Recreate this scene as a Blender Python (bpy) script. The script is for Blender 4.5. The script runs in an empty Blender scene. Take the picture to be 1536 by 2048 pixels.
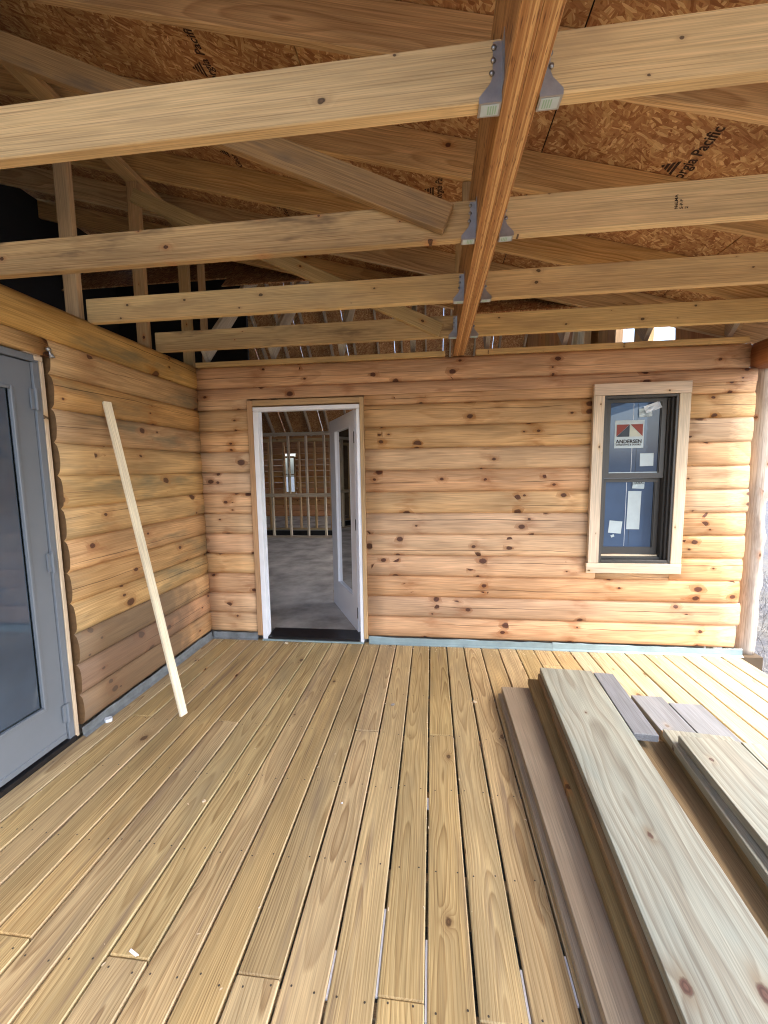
import bpy, bmesh, math, random
from mathutils import Vector, Matrix, noise
random.seed(11)
S = bpy.context.scene
COL = S.collection
PI = math.pi

# ------------------------------------------------------------------ camera
cd = bpy.data.cameras.new('camera'); cam = bpy.data.objects.new('camera', cd); COL.objects.link(cam)
CR = Vector((0.99320557, 0.11543593, -0.01473928)); CU = Vector((0.00259278, 0.10467365, 0.99450324)); CF = Vector((-0.11634422, 0.98778438, -0.10366316))
CL = Vector((0.020027, -3.422113, 1.521172))
m = Matrix((CR, CU, -CF)).transposed().to_4x4(); m.translation = CL
cam.matrix_world = m
cd.sensor_fit = 'VERTICAL'; cd.sensor_height = 36.0; cd.lens = 813.07 / 2048 * 36
cd.clip_start = 0.02; cd.clip_end = 500
S.camera = cam

# ------------------------------------------------------------------ light
SUN_EL, SUN_AZ = math.radians(52), math.radians(112)      # azimuth clockwise from +Y
w = bpy.data.worlds.new('World'); S.world = w; w.use_nodes = True
wn = w.node_tree.nodes; wl = w.node_tree.links
sky = wn.new('ShaderNodeTexSky'); sky.sky_type = 'NISHITA'; sky.sun_disc = False
sky.sun_elevation = SUN_EL; sky.sun_rotation = SUN_AZ; sky.air_density = 1.0; sky.dust_density = 4.0; sky.ozone_density = 1.0
wl.new(sky.outputs[0], wn['Background'].inputs[0]); wn['Background'].inputs[1].default_value = 0.15
sd = bpy.data.lights.new('sun', 'SUN'); sd.energy = 0.45; sd.angle = math.radians(20); sd.color = (1, .985, .95)
so = bpy.data.objects.new('sun', sd); COL.objects.link(so)
sdir = Vector((math.sin(SUN_AZ) * math.cos(SUN_EL), math.cos(SUN_AZ) * math.cos(SUN_EL), math.sin(SUN_EL)))
so.rotation_euler = sdir.to_track_quat('Z', 'Y').to_euler(); so.location = (9, -3, 9)
S.view_settings.view_transform = 'Standard'; S.view_settings.look = 'None'
S.view_settings.exposure = 2.75; S.view_settings.gamma = 1; S.view_settings.use_curve_mapping = False
S.render.engine = 'CYCLES'
S.cycles.max_bounces = 8; S.cycles.diffuse_bounces = 5; S.cycles.transparent_max_bounces = 8; S.cycles.use_denoising = True; S.cycles.denoising_prefilter = 'NONE'; S.cycles.filter_width = 1.1

# ------------------------------------------------------------------ node helpers
class NT:
    def __init__(s, name):
        s.m = bpy.data.materials.new(name); s.m.use_nodes = True; s.t = s.m.node_tree
        s.b = s.t.nodes['Principled BSDF']; s.out = s.t.nodes['Material Output']
    def n(s, t, **k):
        x = s.t.nodes.new('ShaderNode' + t)
        for a, v in k.items(): setattr(x, a, v)
        return x
    def put(s, sock, v):
        if isinstance(v, (int, float)): sock.default_value = v
        elif isinstance(v, (tuple, list)):
            sock.default_value = (tuple(v) + (1,))[:4] if sock.type == 'RGBA' else tuple(v)[:3]
        else: s.t.links.new(v, sock)
    def ma(s, op, a, b=0.0, c=0.0, clamp=False):
        x = s.n('Math', operation=op); x.use_clamp = clamp
        for i, v in enumerate((a, b, c)): s.put(x.inputs[i], v)
        return x.outputs[0]
    def ve(s, op, a, b=(0, 0, 0)):
        x = s.n('VectorMath', operation=op); s.put(x.inputs[0], a)
        if op == 'SCALE': s.put(x.inputs[3], b)
        else: s.put(x.inputs[1], b)
        return x.outputs[1] if op in ('LENGTH', 'DOT_PRODUCT', 'DISTANCE') else x.outputs[0]
    def comb(s, x, y, z):
        c = s.n('CombineXYZ')
        for i, v in enumerate((x, y, z)): s.put(c.inputs[i], v)
        return c.outputs[0]
    def sep(s, v):
        c = s.n('SeparateXYZ'); s.put(c.inputs[0], v); return c.outputs
    def noise(s, v, scale=1.0, detail=2.0, rough=.5, dist=0.0):
        x = s.n('TexNoise'); s.put(x.inputs['Vector'], v); x.inputs['Scale'].default_value = scale
        x.inputs['Detail'].default_value = detail; x.inputs['Roughness'].default_value = rough; x.inputs['Distortion'].default_value = dist
        return x.outputs
    def mr(s, v, a, b, c=0.0, d=1.0, smooth=False):
        x = s.n('MapRange'); x.clamp = True
        if smooth: x.interpolation_type = 'SMOOTHSTEP'
        for i, q in enumerate((v, a, b, c, d)): s.put(x.inputs[i], q)
        return x.outputs[0]
    def mix(s, f, a, b, mode='MIX'):
        x = s.n('Mix', data_type='RGBA', blend_type=mode); x.clamp_factor = True
        s.put(x.inputs[0], f); s.put(x.inputs[6], a); s.put(x.inputs[7], b); return x.outputs[2]
    def obj(s): return s.n('TexCoord').outputs['Object']
    def rnd(s): return s.n('ObjectInfo').outputs['Random']
    def bump(s, h, strength=.3, dist=.002):
        x = s.n('Bump'); x.inputs['Strength'].default_value = strength; x.inputs['Distance'].default_value = dist
        s.put(x.inputs['Height'], h); s.t.links.new(x.outputs[0], s.b.inputs['Normal'])
    def base(s, c): s.put(s.b.inputs['Base Color'], c)

def wood(name, early, late, freq=110, contrast=.6, knots=(1.6, 7.0, .45, .004, .015), kcol=(.09, .035, .018), halo=(.40, .17, .06),
         stain=None, rough=.65, vary=.3, pith=(.05, .02, .12), warp=.03, crack=0.0, grey=None, blotch=.25, hue=.02, spec=.3, whorl=None, sharp=.3, streaks=None, at=None):
    """Board-space wood: X along the length, Y across the wide face, Z through the thickness."""
    k = NT(name)
    co = k.obj(); R = k.rnd()
    fr = lambda a: k.ma('FRACT', k.ma('MULTIPLY', R, a))
    seed = k.comb(k.ma('MULTIPLY', R, 91.7), k.ma('MULTIPLY', R, 57.3), k.ma('MULTIPLY', R, 23.1))
    p = k.ve('ADD', co, seed)
    x, y, z = k.sep(co)
    wn_ = k.noise(k.ve('MULTIPLY', p, (.9, 4, 4)), 1, 2)[1]
    wv = k.ve('SCALE', k.ve('SUBTRACT', wn_, (.5, .5, .5)), warp * 2)
    wx, wy, wz = k.sep(wv)
    y0 = k.ma('MULTIPLY', k.ma('SUBTRACT', fr(7.13), .5), pith[0] * 2)
    z0 = k.ma('MULTIPLY', k.ma('ADD', k.ma('MULTIPLY', fr(13.7), pith[2]), pith[1]), -1)
    yy = k.ma('ADD', k.ma('SUBTRACT', y, y0), wy); zz = k.ma('ADD', k.ma('SUBTRACT', z, z0), wz)
    # knots
    sx, sy, dens, r0, r1 = knots
    sc = (sx, sy, 1.3)
    kp = k.ve('MULTIPLY', p, sc)
    vo = k.n('TexVoronoi'); k.put(vo.inputs['Vector'], kp); vo.inputs['Scale'].default_value = 1; vo.inputs['Randomness'].default_value = .75
    dl = k.ve('DIVIDE', k.ve('SUBTRACT', kp, vo.outputs['Position']), sc)
    dx, dy, dz = k.sep(dl)
    cr, cg, cb = k.sep(vo.outputs['Color'])
    d = k.ma('SQRT', k.ma('ADD', k.ma('POWER', k.ma('MULTIPLY', dx, .72), 2), k.ma('POWER', dy, 2)))
    wob = k.noise(k.ve('MULTIPLY', p, (42, 55, 42)), 1, 3)[0]
    d = k.ma('ADD', d, k.ma('MULTIPLY', k.ma('SUBTRACT', wob, .5), .011))
    ex = k.ma('LESS_THAN', cg, dens)
    wh = None
    if whorl:
        v1 = k.n('TexVoronoi', voronoi_dimensions='1D'); v1.inputs['Scale'].default_value = 1; v1.inputs['Randomness'].default_value = .85
        px = k.ma('DIVIDE', k.sep(vo.outputs['Position'])[0], sx)
        k.put(v1.inputs['W'], k.ma('MULTIPLY', px, whorl[0]))
        wd = k.ma('ABSOLUTE', k.ma('SUBTRACT', px, k.ma('DIVIDE', v1.outputs['W'], whorl[0])))
        stray = k.ma('LESS_THAN', cb, .035)
        ex = k.ma('MULTIPLY', ex, k.ma('MAXIMUM', k.ma('LESS_THAN', wd, whorl[1]), stray))
        v2 = k.n('TexVoronoi', voronoi_dimensions='1D'); v2.inputs['Scale'].default_value = 1; v2.inputs['Randomness'].default_value = .85
        xx = k.sep(p)[0]; k.put(v2.inputs['W'], k.ma('MULTIPLY', xx, whorl[0]))
        dw = k.ma('SUBTRACT', xx, k.ma('DIVIDE', v2.outputs['W'], whorl[0]))
        hn = k.noise(k.ve('MULTIPLY', p, (7, 24, 24)), 1, 3)[0]
        wh = k.ma('MULTIPLY', k.ma('POWER', 2.718, k.ma('MULTIPLY', k.ma('POWER', k.ma('DIVIDE', dw, whorl[1] * 1.5), 2), -1)), k.mr(hn, .42, .66, 0, .6))
    kr = k.ma('ADD', k.ma('MULTIPLY', k.ma('POWER', cr, 1.4), r1 - r0), r0)
    if at:      # knots at known places on the wide face
        d, kr, ex = 9.0, .01, 1.0
        for (ax, ay, ar) in at:
            ddx, ddy = k.ma('SUBTRACT', x, ax), k.ma('SUBTRACT', y, ay)
            di = k.ma('SQRT', k.ma('ADD', k.ma('POWER', k.ma('MULTIPLY', ddx, .6), 2), k.ma('POWER', ddy, 2)))
            di = k.ma('MULTIPLY', k.ma('ADD', di, k.ma('MULTIPLY', k.ma('SUBTRACT', wob, .5), .012)), .01 / ar)
            sel = k.ma('LESS_THAN', di, d) if not isinstance(d, float) else 1.0
            if isinstance(d, float): d, dx, dy = di, k.ma('MULTIPLY', ddx, .01 / ar), k.ma('MULTIPLY', ddy, .01 / ar)
            else:
                d = k.ma('MINIMUM', d, di)
                mixf = lambda o_, n_: k.ma('ADD', k.ma('MULTIPLY', n_, sel), k.ma('MULTIPLY', o_, k.ma('SUBTRACT', 1, sel)))
                dx, dy = mixf(dx, k.ma('MULTIPLY', ddx, .01 / ar)), mixf(dy, k.ma('MULTIPLY', ddy, .01 / ar))
    km = k.ma('MULTIPLY', k.mr(d, k.ma('MULTIPLY', kr, 1.15), k.ma('MULTIPLY', kr, .8)), ex)
    rel = k.ma('DIVIDE', d, kr)
    near = k.ma('MULTIPLY', k.ma('POWER', 2.718, k.ma('MULTIPLY', k.ma('POWER', k.ma('DIVIDE', rel, 2.4), 2), -1)), ex)
    dh = k.ma('DIVIDE', k.ma('SQRT', k.ma('ADD', k.ma('POWER', k.ma('MULTIPLY', dx, .3), 2), k.ma('POWER', dy, 2))), kr)
    hal = k.ma('MULTIPLY', k.ma('POWER', 2.718, k.ma('MULTIPLY', k.ma('POWER', k.ma('DIVIDE', dh, 1.25), 2), -1)), ex)
    swirl = k.ma('MULTIPLY', near, k.ma('MULTIPLY', kr, 2.2))
    fine = k.noise(k.ve('MULTIPLY', p, (9, 60, 60)), 1, 2)[0]
    r = k.ma('SQRT', k.ma('ADD', k.ma('POWER', yy, 2), k.ma('POWER', zz, 2)))
    r = k.ma('ADD', k.ma('ADD', r, swirl), k.ma('MULTIPLY', fine, .0022))
    t = k.ma('MULTIPLY', r, freq)
    f = k.ma('FRACT', t)
    ring = k.ma('MULTIPLY', k.ma('POWER', f, 1.7), k.mr(f, 1.0, .88))
    rv = k.noise(k.comb(k.ma('MULTIPLY', t, .45), k.ma('MULTIPLY', R, 50), 0), 1, 1)[0]
    ring = k.ma('MULTIPLY', ring, k.mr(rv, .3, .65, .35, 1.25))
    streak = k.noise(k.ve('MULTIPLY', p, (5, 260, 260)), 1, 2)[0]
    big = k.noise(k.ve('MULTIPLY', p, (1.5, 9, 9)), 1, 3)[0]
    c = k.mix(k.ma('MULTIPLY', ring, contrast, clamp=True), early, late)
    sm = k.ma('MULTIPLY', k.mr(streak, .3, .7, .78, 1.15), k.mr(big, .3, .7, 1 - blotch, 1 + blotch * .6))
    c = k.mix(1.0, c, k.comb(sm, sm, sm), 'MULTIPLY')
    ln = k.noise(k.ve('MULTIPLY', p, (2.2, 420, 420)), 1, 1)[0]; ln2 = k.mr(ln, .58, .70, 1.0, 1.0 - sharp)
    c = k.mix(1.0, c, k.comb(ln2, k.ma('POWER', ln2, 1.15), k.ma('POWER', ln2, 1.3)), 'MULTIPLY')
    if stain:
        scol, amt, ss = stain
        sn = k.noise(k.ve('MULTIPLY', k.ve('ADD', p, (3.3, 1.7, 9.2)), (ss, ss * 4, ss * 4)), 1, 4, .6)[0]
        c = k.mix(k.mr(sn, .5, .74, 0, amt, True), c, scol)
    if wh is not None: c = k.mix(wh, c, halo)
    if streaks:
        tn = k.noise(k.ve('MULTIPLY', k.ve('ADD', p, (7.7, 2.1, 4.4)), (1.1, 17, 17)), 1, 4, .65)[0]
        c = k.mix(k.mr(tn, .56, .72, 0, streaks[1], True), c, streaks[0])
    c = k.mix(k.ma('ADD', k.ma('MULTIPLY', near, .35), k.ma('MULTIPLY', hal, k.mr(streak, .3, .7, .25, .75)), clamp=True), c, halo)
    kring = k.ma('ADD', k.ma('MULTIPLY', k.ma('SINE', k.ma('MULTIPLY', d, 900)), .3), .9)
    kc = k.mix(1.0, kcol, k.comb(kring, kring, kring), 'MULTIPLY')
    rim = k.mr(k.ma('ABSOLUTE', k.ma('SUBTRACT', rel, .95)), .0, .22, .55, 1)
    kc = k.mix(1.0, kc, k.comb(rim, rim, rim), 'MULTIPLY')
    c = k.mix(k.ma('MULTIPLY', km, .93), c, kc)
    h = k.ma('ADD', k.ma('MULTIPLY', ring, .5), k.ma('MULTIPLY', streak, .6))
    if crack > 0:
        cn = k.noise(k.comb(k.ma('MULTIPLY', k.sep(p)[0], 1.1), k.ma('MULTIPLY', R, 77), 0), 1, 2)[0]
        cn2 = k.noise(k.comb(k.ma('MULTIPLY', k.sep(p)[0], 7), k.ma('MULTIPLY', R, 37), 5), 1, 2)[0]
        yc = k.ma('ADD', k.ma('MULTIPLY', k.ma('SUBTRACT', fr(3.71), .5), .1), k.ma('ADD', k.ma('MULTIPLY', k.ma('SUBTRACT', cn, .5), .06), k.ma('MULTIPLY', k.ma('SUBTRACT', cn2, .5), .008)))
        g = k.noise(k.comb(k.ma('MULTIPLY', k.sep(p)[0], .9), k.ma('MULTIPLY', R, 17), 11), 1, 1)[0]
        wdt = k.mr(g, .42, .62, 0, .0026)
        cm = k.ma('LESS_THAN', k.ma('ABSOLUTE', k.ma('SUBTRACT', y, yc)), wdt)
        c = k.mix(k.ma('MULTIPLY', cm, crack), c, (.05, .024, .012))
        h = k.ma('SUBTRACT', h, k.ma('MULTIPLY', cm, 3))
    if grey:
        gcol, gx0, gx1, gy = grey      # weathered area along the log, fresh beyond gx1 (world y)
        wp = k.sep(k.n('NewGeometry').outputs['Position'])
        gn = k.noise(k.n('NewGeometry').outputs['Position'], 7, 3)[0]
        gm = k.mr(k.ma('ADD', wp[1], k.ma('MULTIPLY', k.ma('SUBTRACT', gn, .5), .75)), gx0, gx1, .82, 0)
        c = k.mix(gm, c, k.mix(.4, gcol, k.mix(1.0, c, (.36, .38, .42), 'MULTIPLY')))
    hs = k.n('HueSaturation')
    k.put(hs.inputs['Color'], c)
    k.put(hs.inputs['Hue'], k.ma('ADD', .5, k.ma('MULTIPLY', k.ma('SUBTRACT', fr(19.3), .5), hue)))
    k.put(hs.inputs['Value'], k.ma('ADD', 1, k.ma('MULTIPLY', k.ma('SUBTRACT', fr(31.7), .5), vary)))
    k.put(hs.inputs['Saturation'], k.ma('ADD', 1, k.ma('MULTIPLY', k.ma('SUBTRACT', fr(43.1), .5), vary)))
    k.base(hs.outputs[0])
    k.b.inputs['Roughness'].default_value = rough; k.b.inputs['Specular IOR Level'].default_value = spec
    k.bump(h, .22, .0012)
    return k.m

def plain(name, col, rough=.5, metal=0, spec=.5, var=.12, scale=6, bump=.0, bscale=60):
    k = NT(name); n = k.noise(k.obj(), scale, 4, .6)[0]
    s_ = k.mr(n, .3, .7, 1 - var, 1 + var)
    k.base(k.mix(1.0, col, k.comb(s_, s_, s_), 'MULTIPLY'))
    k.b.inputs['Roughness'].default_value = rough; k.b.inputs['Metallic'].default_value = metal; k.b.inputs['Specular IOR Level'].default_value = spec
    if bump: k.bump(k.noise(k.obj(), bscale, 3)[0], bump, .003)
    return k.m

M = {}
M['log_orange'] = wood('log_orange', (.66, .42, .232), (.45, .235, .105), 95, .48, (11.0, 15.0, .5, .006, .025), whorl=(1.35, .055), sharp=.32, crack=.8, vary=.22, hue=.012, pith=(.05, .04, .08), warp=.035, blotch=.3,
                       kcol=(.085, .032, .018), halo=(.30, .125, .045), stain=((.48, .32, .2), .35, 2))
M['log_yellow'] = wood('log_yellow', (.60, .375, .165), (.39, .21, .075), 90, .5, (10.0, 14.0, .55, .006, .027), whorl=(1.3, .06), sharp=.32, crack=.7, vary=.22, pith=(.05, .04, .08), warp=.035, blotch=.35,
                       kcol=(.11, .045, .025), halo=(.36, .17, .06), stain=((.19, .165, .10), .85, 1.6))
M['log_grey'] = wood('log_grey', (.56, .33, .15), (.38, .18, .07), 90, .5, (10.0, 14.0, .5, .006, .024), whorl=(1.3, .06), sharp=.32, crack=.7, vary=.15, pith=(.05, .04, .08), warp=.03,
                     kcol=(.10, .05, .03), stain=((.26, .2, .14), .5, 2), grey=((.15, .11, .075), -.52, -.16, 0))
M['deck'] = wood('deck', (.53, .397, .195), (.25, .15, .06), 130, .85, (1.3, 4.0, .38, .005, .017), vary=.14, sharp=.28, pith=(.06, .02, .09), warp=.045, blotch=.24, hue=.006,
                 kcol=(.12, .07, .035), halo=(.25, .16, .075), stain=((.30, .235, .13), .6, 1.3), rough=.6, streaks=((.17, .115, .085), .6))
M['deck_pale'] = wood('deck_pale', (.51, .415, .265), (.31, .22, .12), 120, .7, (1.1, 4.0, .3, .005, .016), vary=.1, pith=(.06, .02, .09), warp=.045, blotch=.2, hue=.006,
                 kcol=(.14, .08, .04), halo=(.36, .22, .1), stain=((.50, .47, .36), .5, 1.6), rough=.6)  # paler colour puts the strong sun on the right-hand boards into the wood
M['casing'] = wood('casing', (.54, .35, .18), (.42, .25, .12), 120, .35, vary=.08)
M['deck_edge'] = wood('deck_edge', (.58, .46, .26), (.44, .32, .15), 120, .4, vary=.1)
M['joist'] = wood('joist', (.64, .43, .205), (.5, .295, .12), 130, .42, (2.6, 14.0, .42, .002, .009), vary=.16, pith=(.05, .05, .1), warp=.02, blotch=.14,
                  kcol=(.10, .055, .03), halo=(.42, .26, .12), stain=((.38, .24, .12), .65, 1.8), rough=.7, sharp=.28)
M['joist_dirty'] = wood('joist_dirty', (.5, .33, .15), (.33, .18, .075), 120, .5, (2.6, 14.0, .5, .002, .010), vary=.16, pith=(.05, .05, .1), blotch=.3,
                        stain=((.13, .08, .042), .95, 2.4), rough=.7, sharp=.35)
M['rafter'] = wood('rafter', (.70, .47, .22), (.39, .21, .075), 80, .74, (1.0, 5.0, .35, .004, .012), vary=.2, hue=.006, pith=(.05, .02, .07), warp=.05, rough=.65)
M['brace_dark'] = wood('brace_dark', (.36, .21, .095), (.22, .115, .045), 80, .6, stain=((.14, .10, .07), .8, 2.5), vary=.05)
M['lvl'] = None
M['stud'] = wood('stud', (.48, .33, .165), (.36, .22, .1), 120, .35, (2.0, 9.0, .35, .003, .01), vary=.2, rough=.7)
M['trim'] = wood('trim', (.74, .60, .45), (.64, .47, .33), 120, .3, (2.2, 12.0, .6, .003, .009), vary=.08, kcol=(.12, .06, .03), halo=(.55, .36, .18), rough=.6)
M['batten'] = wood('batten', (.84, .75, .54), (.76, .63, .42), 150, .25, (.8, 8.0, 0, .002, .004), vary=.05, rough=.55)
M['girder'] = wood('girder', (.33, .145, .065), (.22, .085, .035), 80, .5, (1.2, 6, .4, .006, .02), vary=.1, crack=.6)
M['lumber'] = wood('lumber', (.36, .36, .285), (.185, .155, .11), 42, .9, (.9, 3.2, .55, .007, .017), vary=.12, pith=(.05, .012, .04), warp=.085, blotch=.16, kcol=(.13, .07, .05), halo=(.34, .29, .2),
                   stain=((.27, .315, .27), .5, 1.6), hue=.02, sharp=.15, rough=.5)
M['lumber_knotty'] = wood('lumber_knotty', (.36, .365, .295), (.20, .17, .125), 30, .9, at=[(0.032, -0.015, 0.009), (0.49, -0.123, 0.013), (0.476, 0.065, 0.016), (-0.722, -0.014, 0.004)], vary=.05, pith=(.05, .012, .04), warp=.085, blotch=.2, kcol=(.12, .06, .045), halo=(.24, .19, .125),
                 stain=((.265, .315, .275), .5, 1.6), hue=.01, rough=.5, sharp=.12)
M['lumber_brown'] = wood('lumber_brown', (.35, .285, .205), (.25, .185, .12), 70, .35, (.8, 3.5, .15, .004, .01), vary=.08, stain=((.29, .22, .15), .7, 1.2), rough=.6)
M['lumber_edge'] = wood('lumber_edge', (.26, .185, .09), (.17, .11, .045), 100, .5, (1.2, 5, .35, .005, .014), vary=.2, rough=.6)  # tone lowered to put the shade within the stacks into these boards
M['lumber_grey'] = wood('lumber_grey', (.235, .245, .255), (.17, .172, .175), 100, .5, (1.5, 6, .3, .004, .012), vary=.1, kcol=(.2, .16, .12), halo=(.33, .3, .26), stain=((.21, .22, .245), .6, 3), rough=.6)
M['bark_log'] = wood('bark_log', (.50, .45, .38), (.33, .275, .21), 60, .6, (2.5, 12, .4, .005, .016), vary=.05, crack=.6, kcol=(.16, .09, .05), stain=((.24, .19, .15), .8, 3))
M['stud_grey'] = wood('stud_grey', (.48, .41, .31), (.38, .31, .22), 110, .35, (1.5, 8, .3, .003, .009), vary=.14)
M['dark_log'] = wood('dark_log', (.46, .23, .09), (.36, .17, .07), 90, .4, (1.3, 6.0, .4, .006, .02), vary=.2, crack=.5)

def lvl_mat():
    k = NT('laminated_beam'); co = k.obj(); x, y, z = k.sep(co); p = k.ve('ADD', co, (3, 7, 1))
    n = k.noise(k.ve('MULTIPLY', p, (1.2, 30, 30)), 1, 3)[0]
    ly = k.ma('ADD', k.ma('MULTIPLY', y, 1 / .0046), k.ma('MULTIPLY', n, 1.3))
    cell = k.ma('FLOOR', ly); wn2 = k.n('TexWhiteNoise', noise_dimensions='1D'); k.put(wn2.inputs['W'], cell)
    f = k.ma('FRACT', ly)
    st = k.noise(k.ve('MULTIPLY', p, (14, 420, 160)), 1, 3)[0]
    c = k.mix(wn2.outputs[0], (.34, .15, .048), (.66, .40, .165))
    c = k.mix(k.mr(f, .1, 0, 0, .75), c, (.2, .085, .03))
    dk = k.noise(k.ve('MULTIPLY', p, (22, 260, 40)), 1, 1)[0]
    c = k.mix(k.mr(dk, .62, .72, 0, .8), c, (.11, .04, .018))
    s_ = k.mr(st, .3, .7, .8, 1.15); c = k.mix(1.0, c, k.comb(s_, s_, s_), 'MULTIPLY')
    k.base(c); k.b.inputs['Roughness'].default_value = .55; k.b.inputs['Specular IOR Level'].default_value = .3
    k.bump(st, .25, .001); return k.m
M['lvl'] = lvl_mat()

def osb_mat(name, tint=(1, 1, 1)):
    k = NT(name); co = k.obj(); R = k.rnd()
    p = k.ve('ADD', co, k.comb(k.ma('MULTIPLY', R, 31), k.ma('MULTIPLY', R, 17), 0))
    outc = None; hh = None
    for i, (ang, sx, sy, q) in enumerate(((.35, 74, 15, 0), (-.5, 84, 19, 3.3), (1.2, 90, 24, 8.1))):
        mp = k.n('Mapping'); k.put(mp.inputs['Vector'], p); mp.inputs['Rotation'].default_value[2] = ang; mp.inputs['Location'].default_value = (q, q, 0)
        dn = k.noise(mp.outputs[0], 3.0, 2)[1]
        v0 = k.ve('ADD', mp.outputs[0], k.ve('SCALE', k.ve('SUBTRACT', dn, (.5, .5, .5)), .13))
        vo = k.n('TexVoronoi'); k.put(vo.inputs['Vector'], k.ve('MULTIPLY', v0, (sx, sy, 1))); vo.inputs['Scale'].default_value = 1
        cr, cg, cb = k.sep(vo.outputs['Color'])
        rp = k.n('ValToRGB'); e = rp.color_ramp.elements
        e[0].position = 0; e[0].color = (.26, .105, .04, 1); e[1].position = 1; e[1].color = (.68, .46, .23, 1)
        for pos, c_ in ((.25, (.36, .17, .07)), (.6, (.45, .24, .10)), (.85, (.55, .34, .145))):
            q_ = e.new(pos); q_.color = c_ + (1,)
        k.put(rp.inputs[0], cr)
        st = k.noise(k.ve('MULTIPLY', v0, (220, 20, 1)), 1, 2)[0]
        s_ = k.mr(st, .3, .7, .82, 1.12)
        c = k.mix(1.0, rp.outputs[0], k.comb(s_, s_, s_), 'MULTIPLY')
        if outc is None: outc, hh = c, cb
        else:
            mk = k.ma('GREATER_THAN', cg, .52)
            outc = k.mix(mk, outc, c); hh = k.ma('ADD', k.ma('MULTIPLY', hh, .6), k.ma('MULTIPLY', cb, .4))
    big = k.noise(p, 1.7, 3)[0]; s_ = k.mr(big, .3, .7, .78, 1.15)
    outc = k.mix(1.0, outc, k.comb(s_, s_, s_), 'MULTIPLY'); outc = k.mix(1.0, outc, tint, 'MULTIPLY')
    k.base(outc); k.b.inputs['Roughness'].default_value = .62; k.b.inputs['Specular IOR Level'].default_value = .25
    k.bump(hh, .35, .0015); return k.m
M['osb'] = osb_mat('osb'); M['osb_pale'] = osb_mat('osb_pale', (1.25, 1.5, 1.7))

M['steel'] = plain('galvanised_steel', (.36, .37, .38), .36, .85, .5, .12, 30)
M['screw'] = plain('screw_steel', (.30, .29, .28), .35, .9)
M['screw_old'] = plain('screw_old', (.05, .04, .03), .6)
M['end_grain'] = plain('end_grain', (.13, .075, .035), .8, 0, .2, .35, 14)
M['flash_blue'] = plain('flashing_blue', (.27, .36, .375), .4, .15, .5, .15, 8)
M['flash_dark'] = plain('flashing_dark', (.20, .225, .24), .5, .25, .4, .3, 12)
M['grey_paint'] = plain('grey_paint', (.165, .19, .22), .42, 0, .4, .04, 4)
M['grey_dark'] = plain('grey_seal', (.045, .048, .052), .6)
M['white_paint'] = plain('white_paint', (.82, .85, .90), .4, 0, .4, .05, 5)
M['leaf_paint'] = plain('leaf_paint', (.78, .78, .82), .42, 0, .4, .04, 5)
M['black'] = plain('black_threshold', (.012, .012, .014), .28, 0, .5, .3, 20)
M['bronze'] = plain('bronze_frame', (.060, .057, .053), .38, .1, .5, .06, 5)
M['bronze_dark'] = plain('bronze_track', (.035, .032, .030), .5, 0, .4)
M['paper'] = plain('paper', (.46, .54, .56), .8, 0, .2, .05, 20)
M['ink'] = plain('ink', (.035, .028, .028), .8, 0, .1)
M['ink_osb'] = plain('ink_osb', (.055, .035, .028), .8, 0, .1, .5, 60)
M['red'] = plain('print_red', (.25, .07, .055), .7, 0, .2)
M['cream'] = plain('print_cream', (.50, .52, .43), .7, 0, .2)
M['slate'] = plain('print_slate', (.06, .075, .09), .7, 0, .2)
M['green_tag'] = plain('green_tag', (.30, .46, .34), .7, 0, .2)
M['felt'] = plain('roof_felt', (.012, .012, .013), .9)  # roof felt; its black also paints the dark attic and stair opening
M['subfloor'] = plain('subfloor', (.38, .355, .32), .7, 0, .2, .45, 2.6, .3, 18)
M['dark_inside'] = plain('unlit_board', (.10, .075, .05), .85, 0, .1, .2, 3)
M['chip'] = plain('wood_chip', (.75, .62, .42), .7)
M['plastic'] = plain('clear_plastic', (.62, .68, .74), .25, 0, .6)
M['white_scrap'] = plain('white_scrap', (.86, .88, .90), .5)
M['leafgreen'] = plain('tree_leaf', (.055, .085, .03), .7, 0, .2, .4, 1.2)
M['bark'] = plain('tree_bark', (.10, .075, .055), .85, 0, .1, .3, 8)

def glass(name, tint, film=None, ior=2.1):
    k = NT(name); t = k.t
    tr = k.n('BsdfTransparent'); tr.inputs[0].default_value = tint + (1,)
    gl = k.n('BsdfGlossy'); gl.inputs[1].default_value = .01
    fr = k.n('Fresnel'); fr.inputs[0].default_value = ior
    mx = k.n('MixShader'); t.links.new(fr.outputs[0], mx.inputs[0]); t.links.new(tr.outputs[0], mx.inputs[1]); t.links.new(gl.outputs[0], mx.inputs[2])
    last = mx.outputs[0]
    if film:
        df = k.n('BsdfDiffuse'); n = k.noise(k.obj(), 4, 3)[0]
        k.put(df.inputs[0], k.mix(k.mr(n, .3, .7), film, tuple(c * 1.35 for c in film)))
        m1 = k.n('MixShader'); m1.inputs[0].default_value = .85
        t.links.new(tr.outputs[0], m1.inputs[1]); t.links.new(df.outputs[0], m1.inputs[2])
        t.links.new(m1.outputs[0], mx.inputs[1])
    t.links.new(last, k.out.inputs[0]); t.nodes.remove(k.b); return k.m
M['pane'] = glass('pane_glass', (.62, .68, .72))
M['pane_film'] = glass('pane_film', (.15, .2, .28), (.048, .08, .14), 1.48)
M['pane_door'] = glass('pane_door', (.3, .36, .42), (.052, .078, .115), 1.9)
M['pane_leaf'] = glass('pane_leaf', (.55, .62, .6), None)

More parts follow.
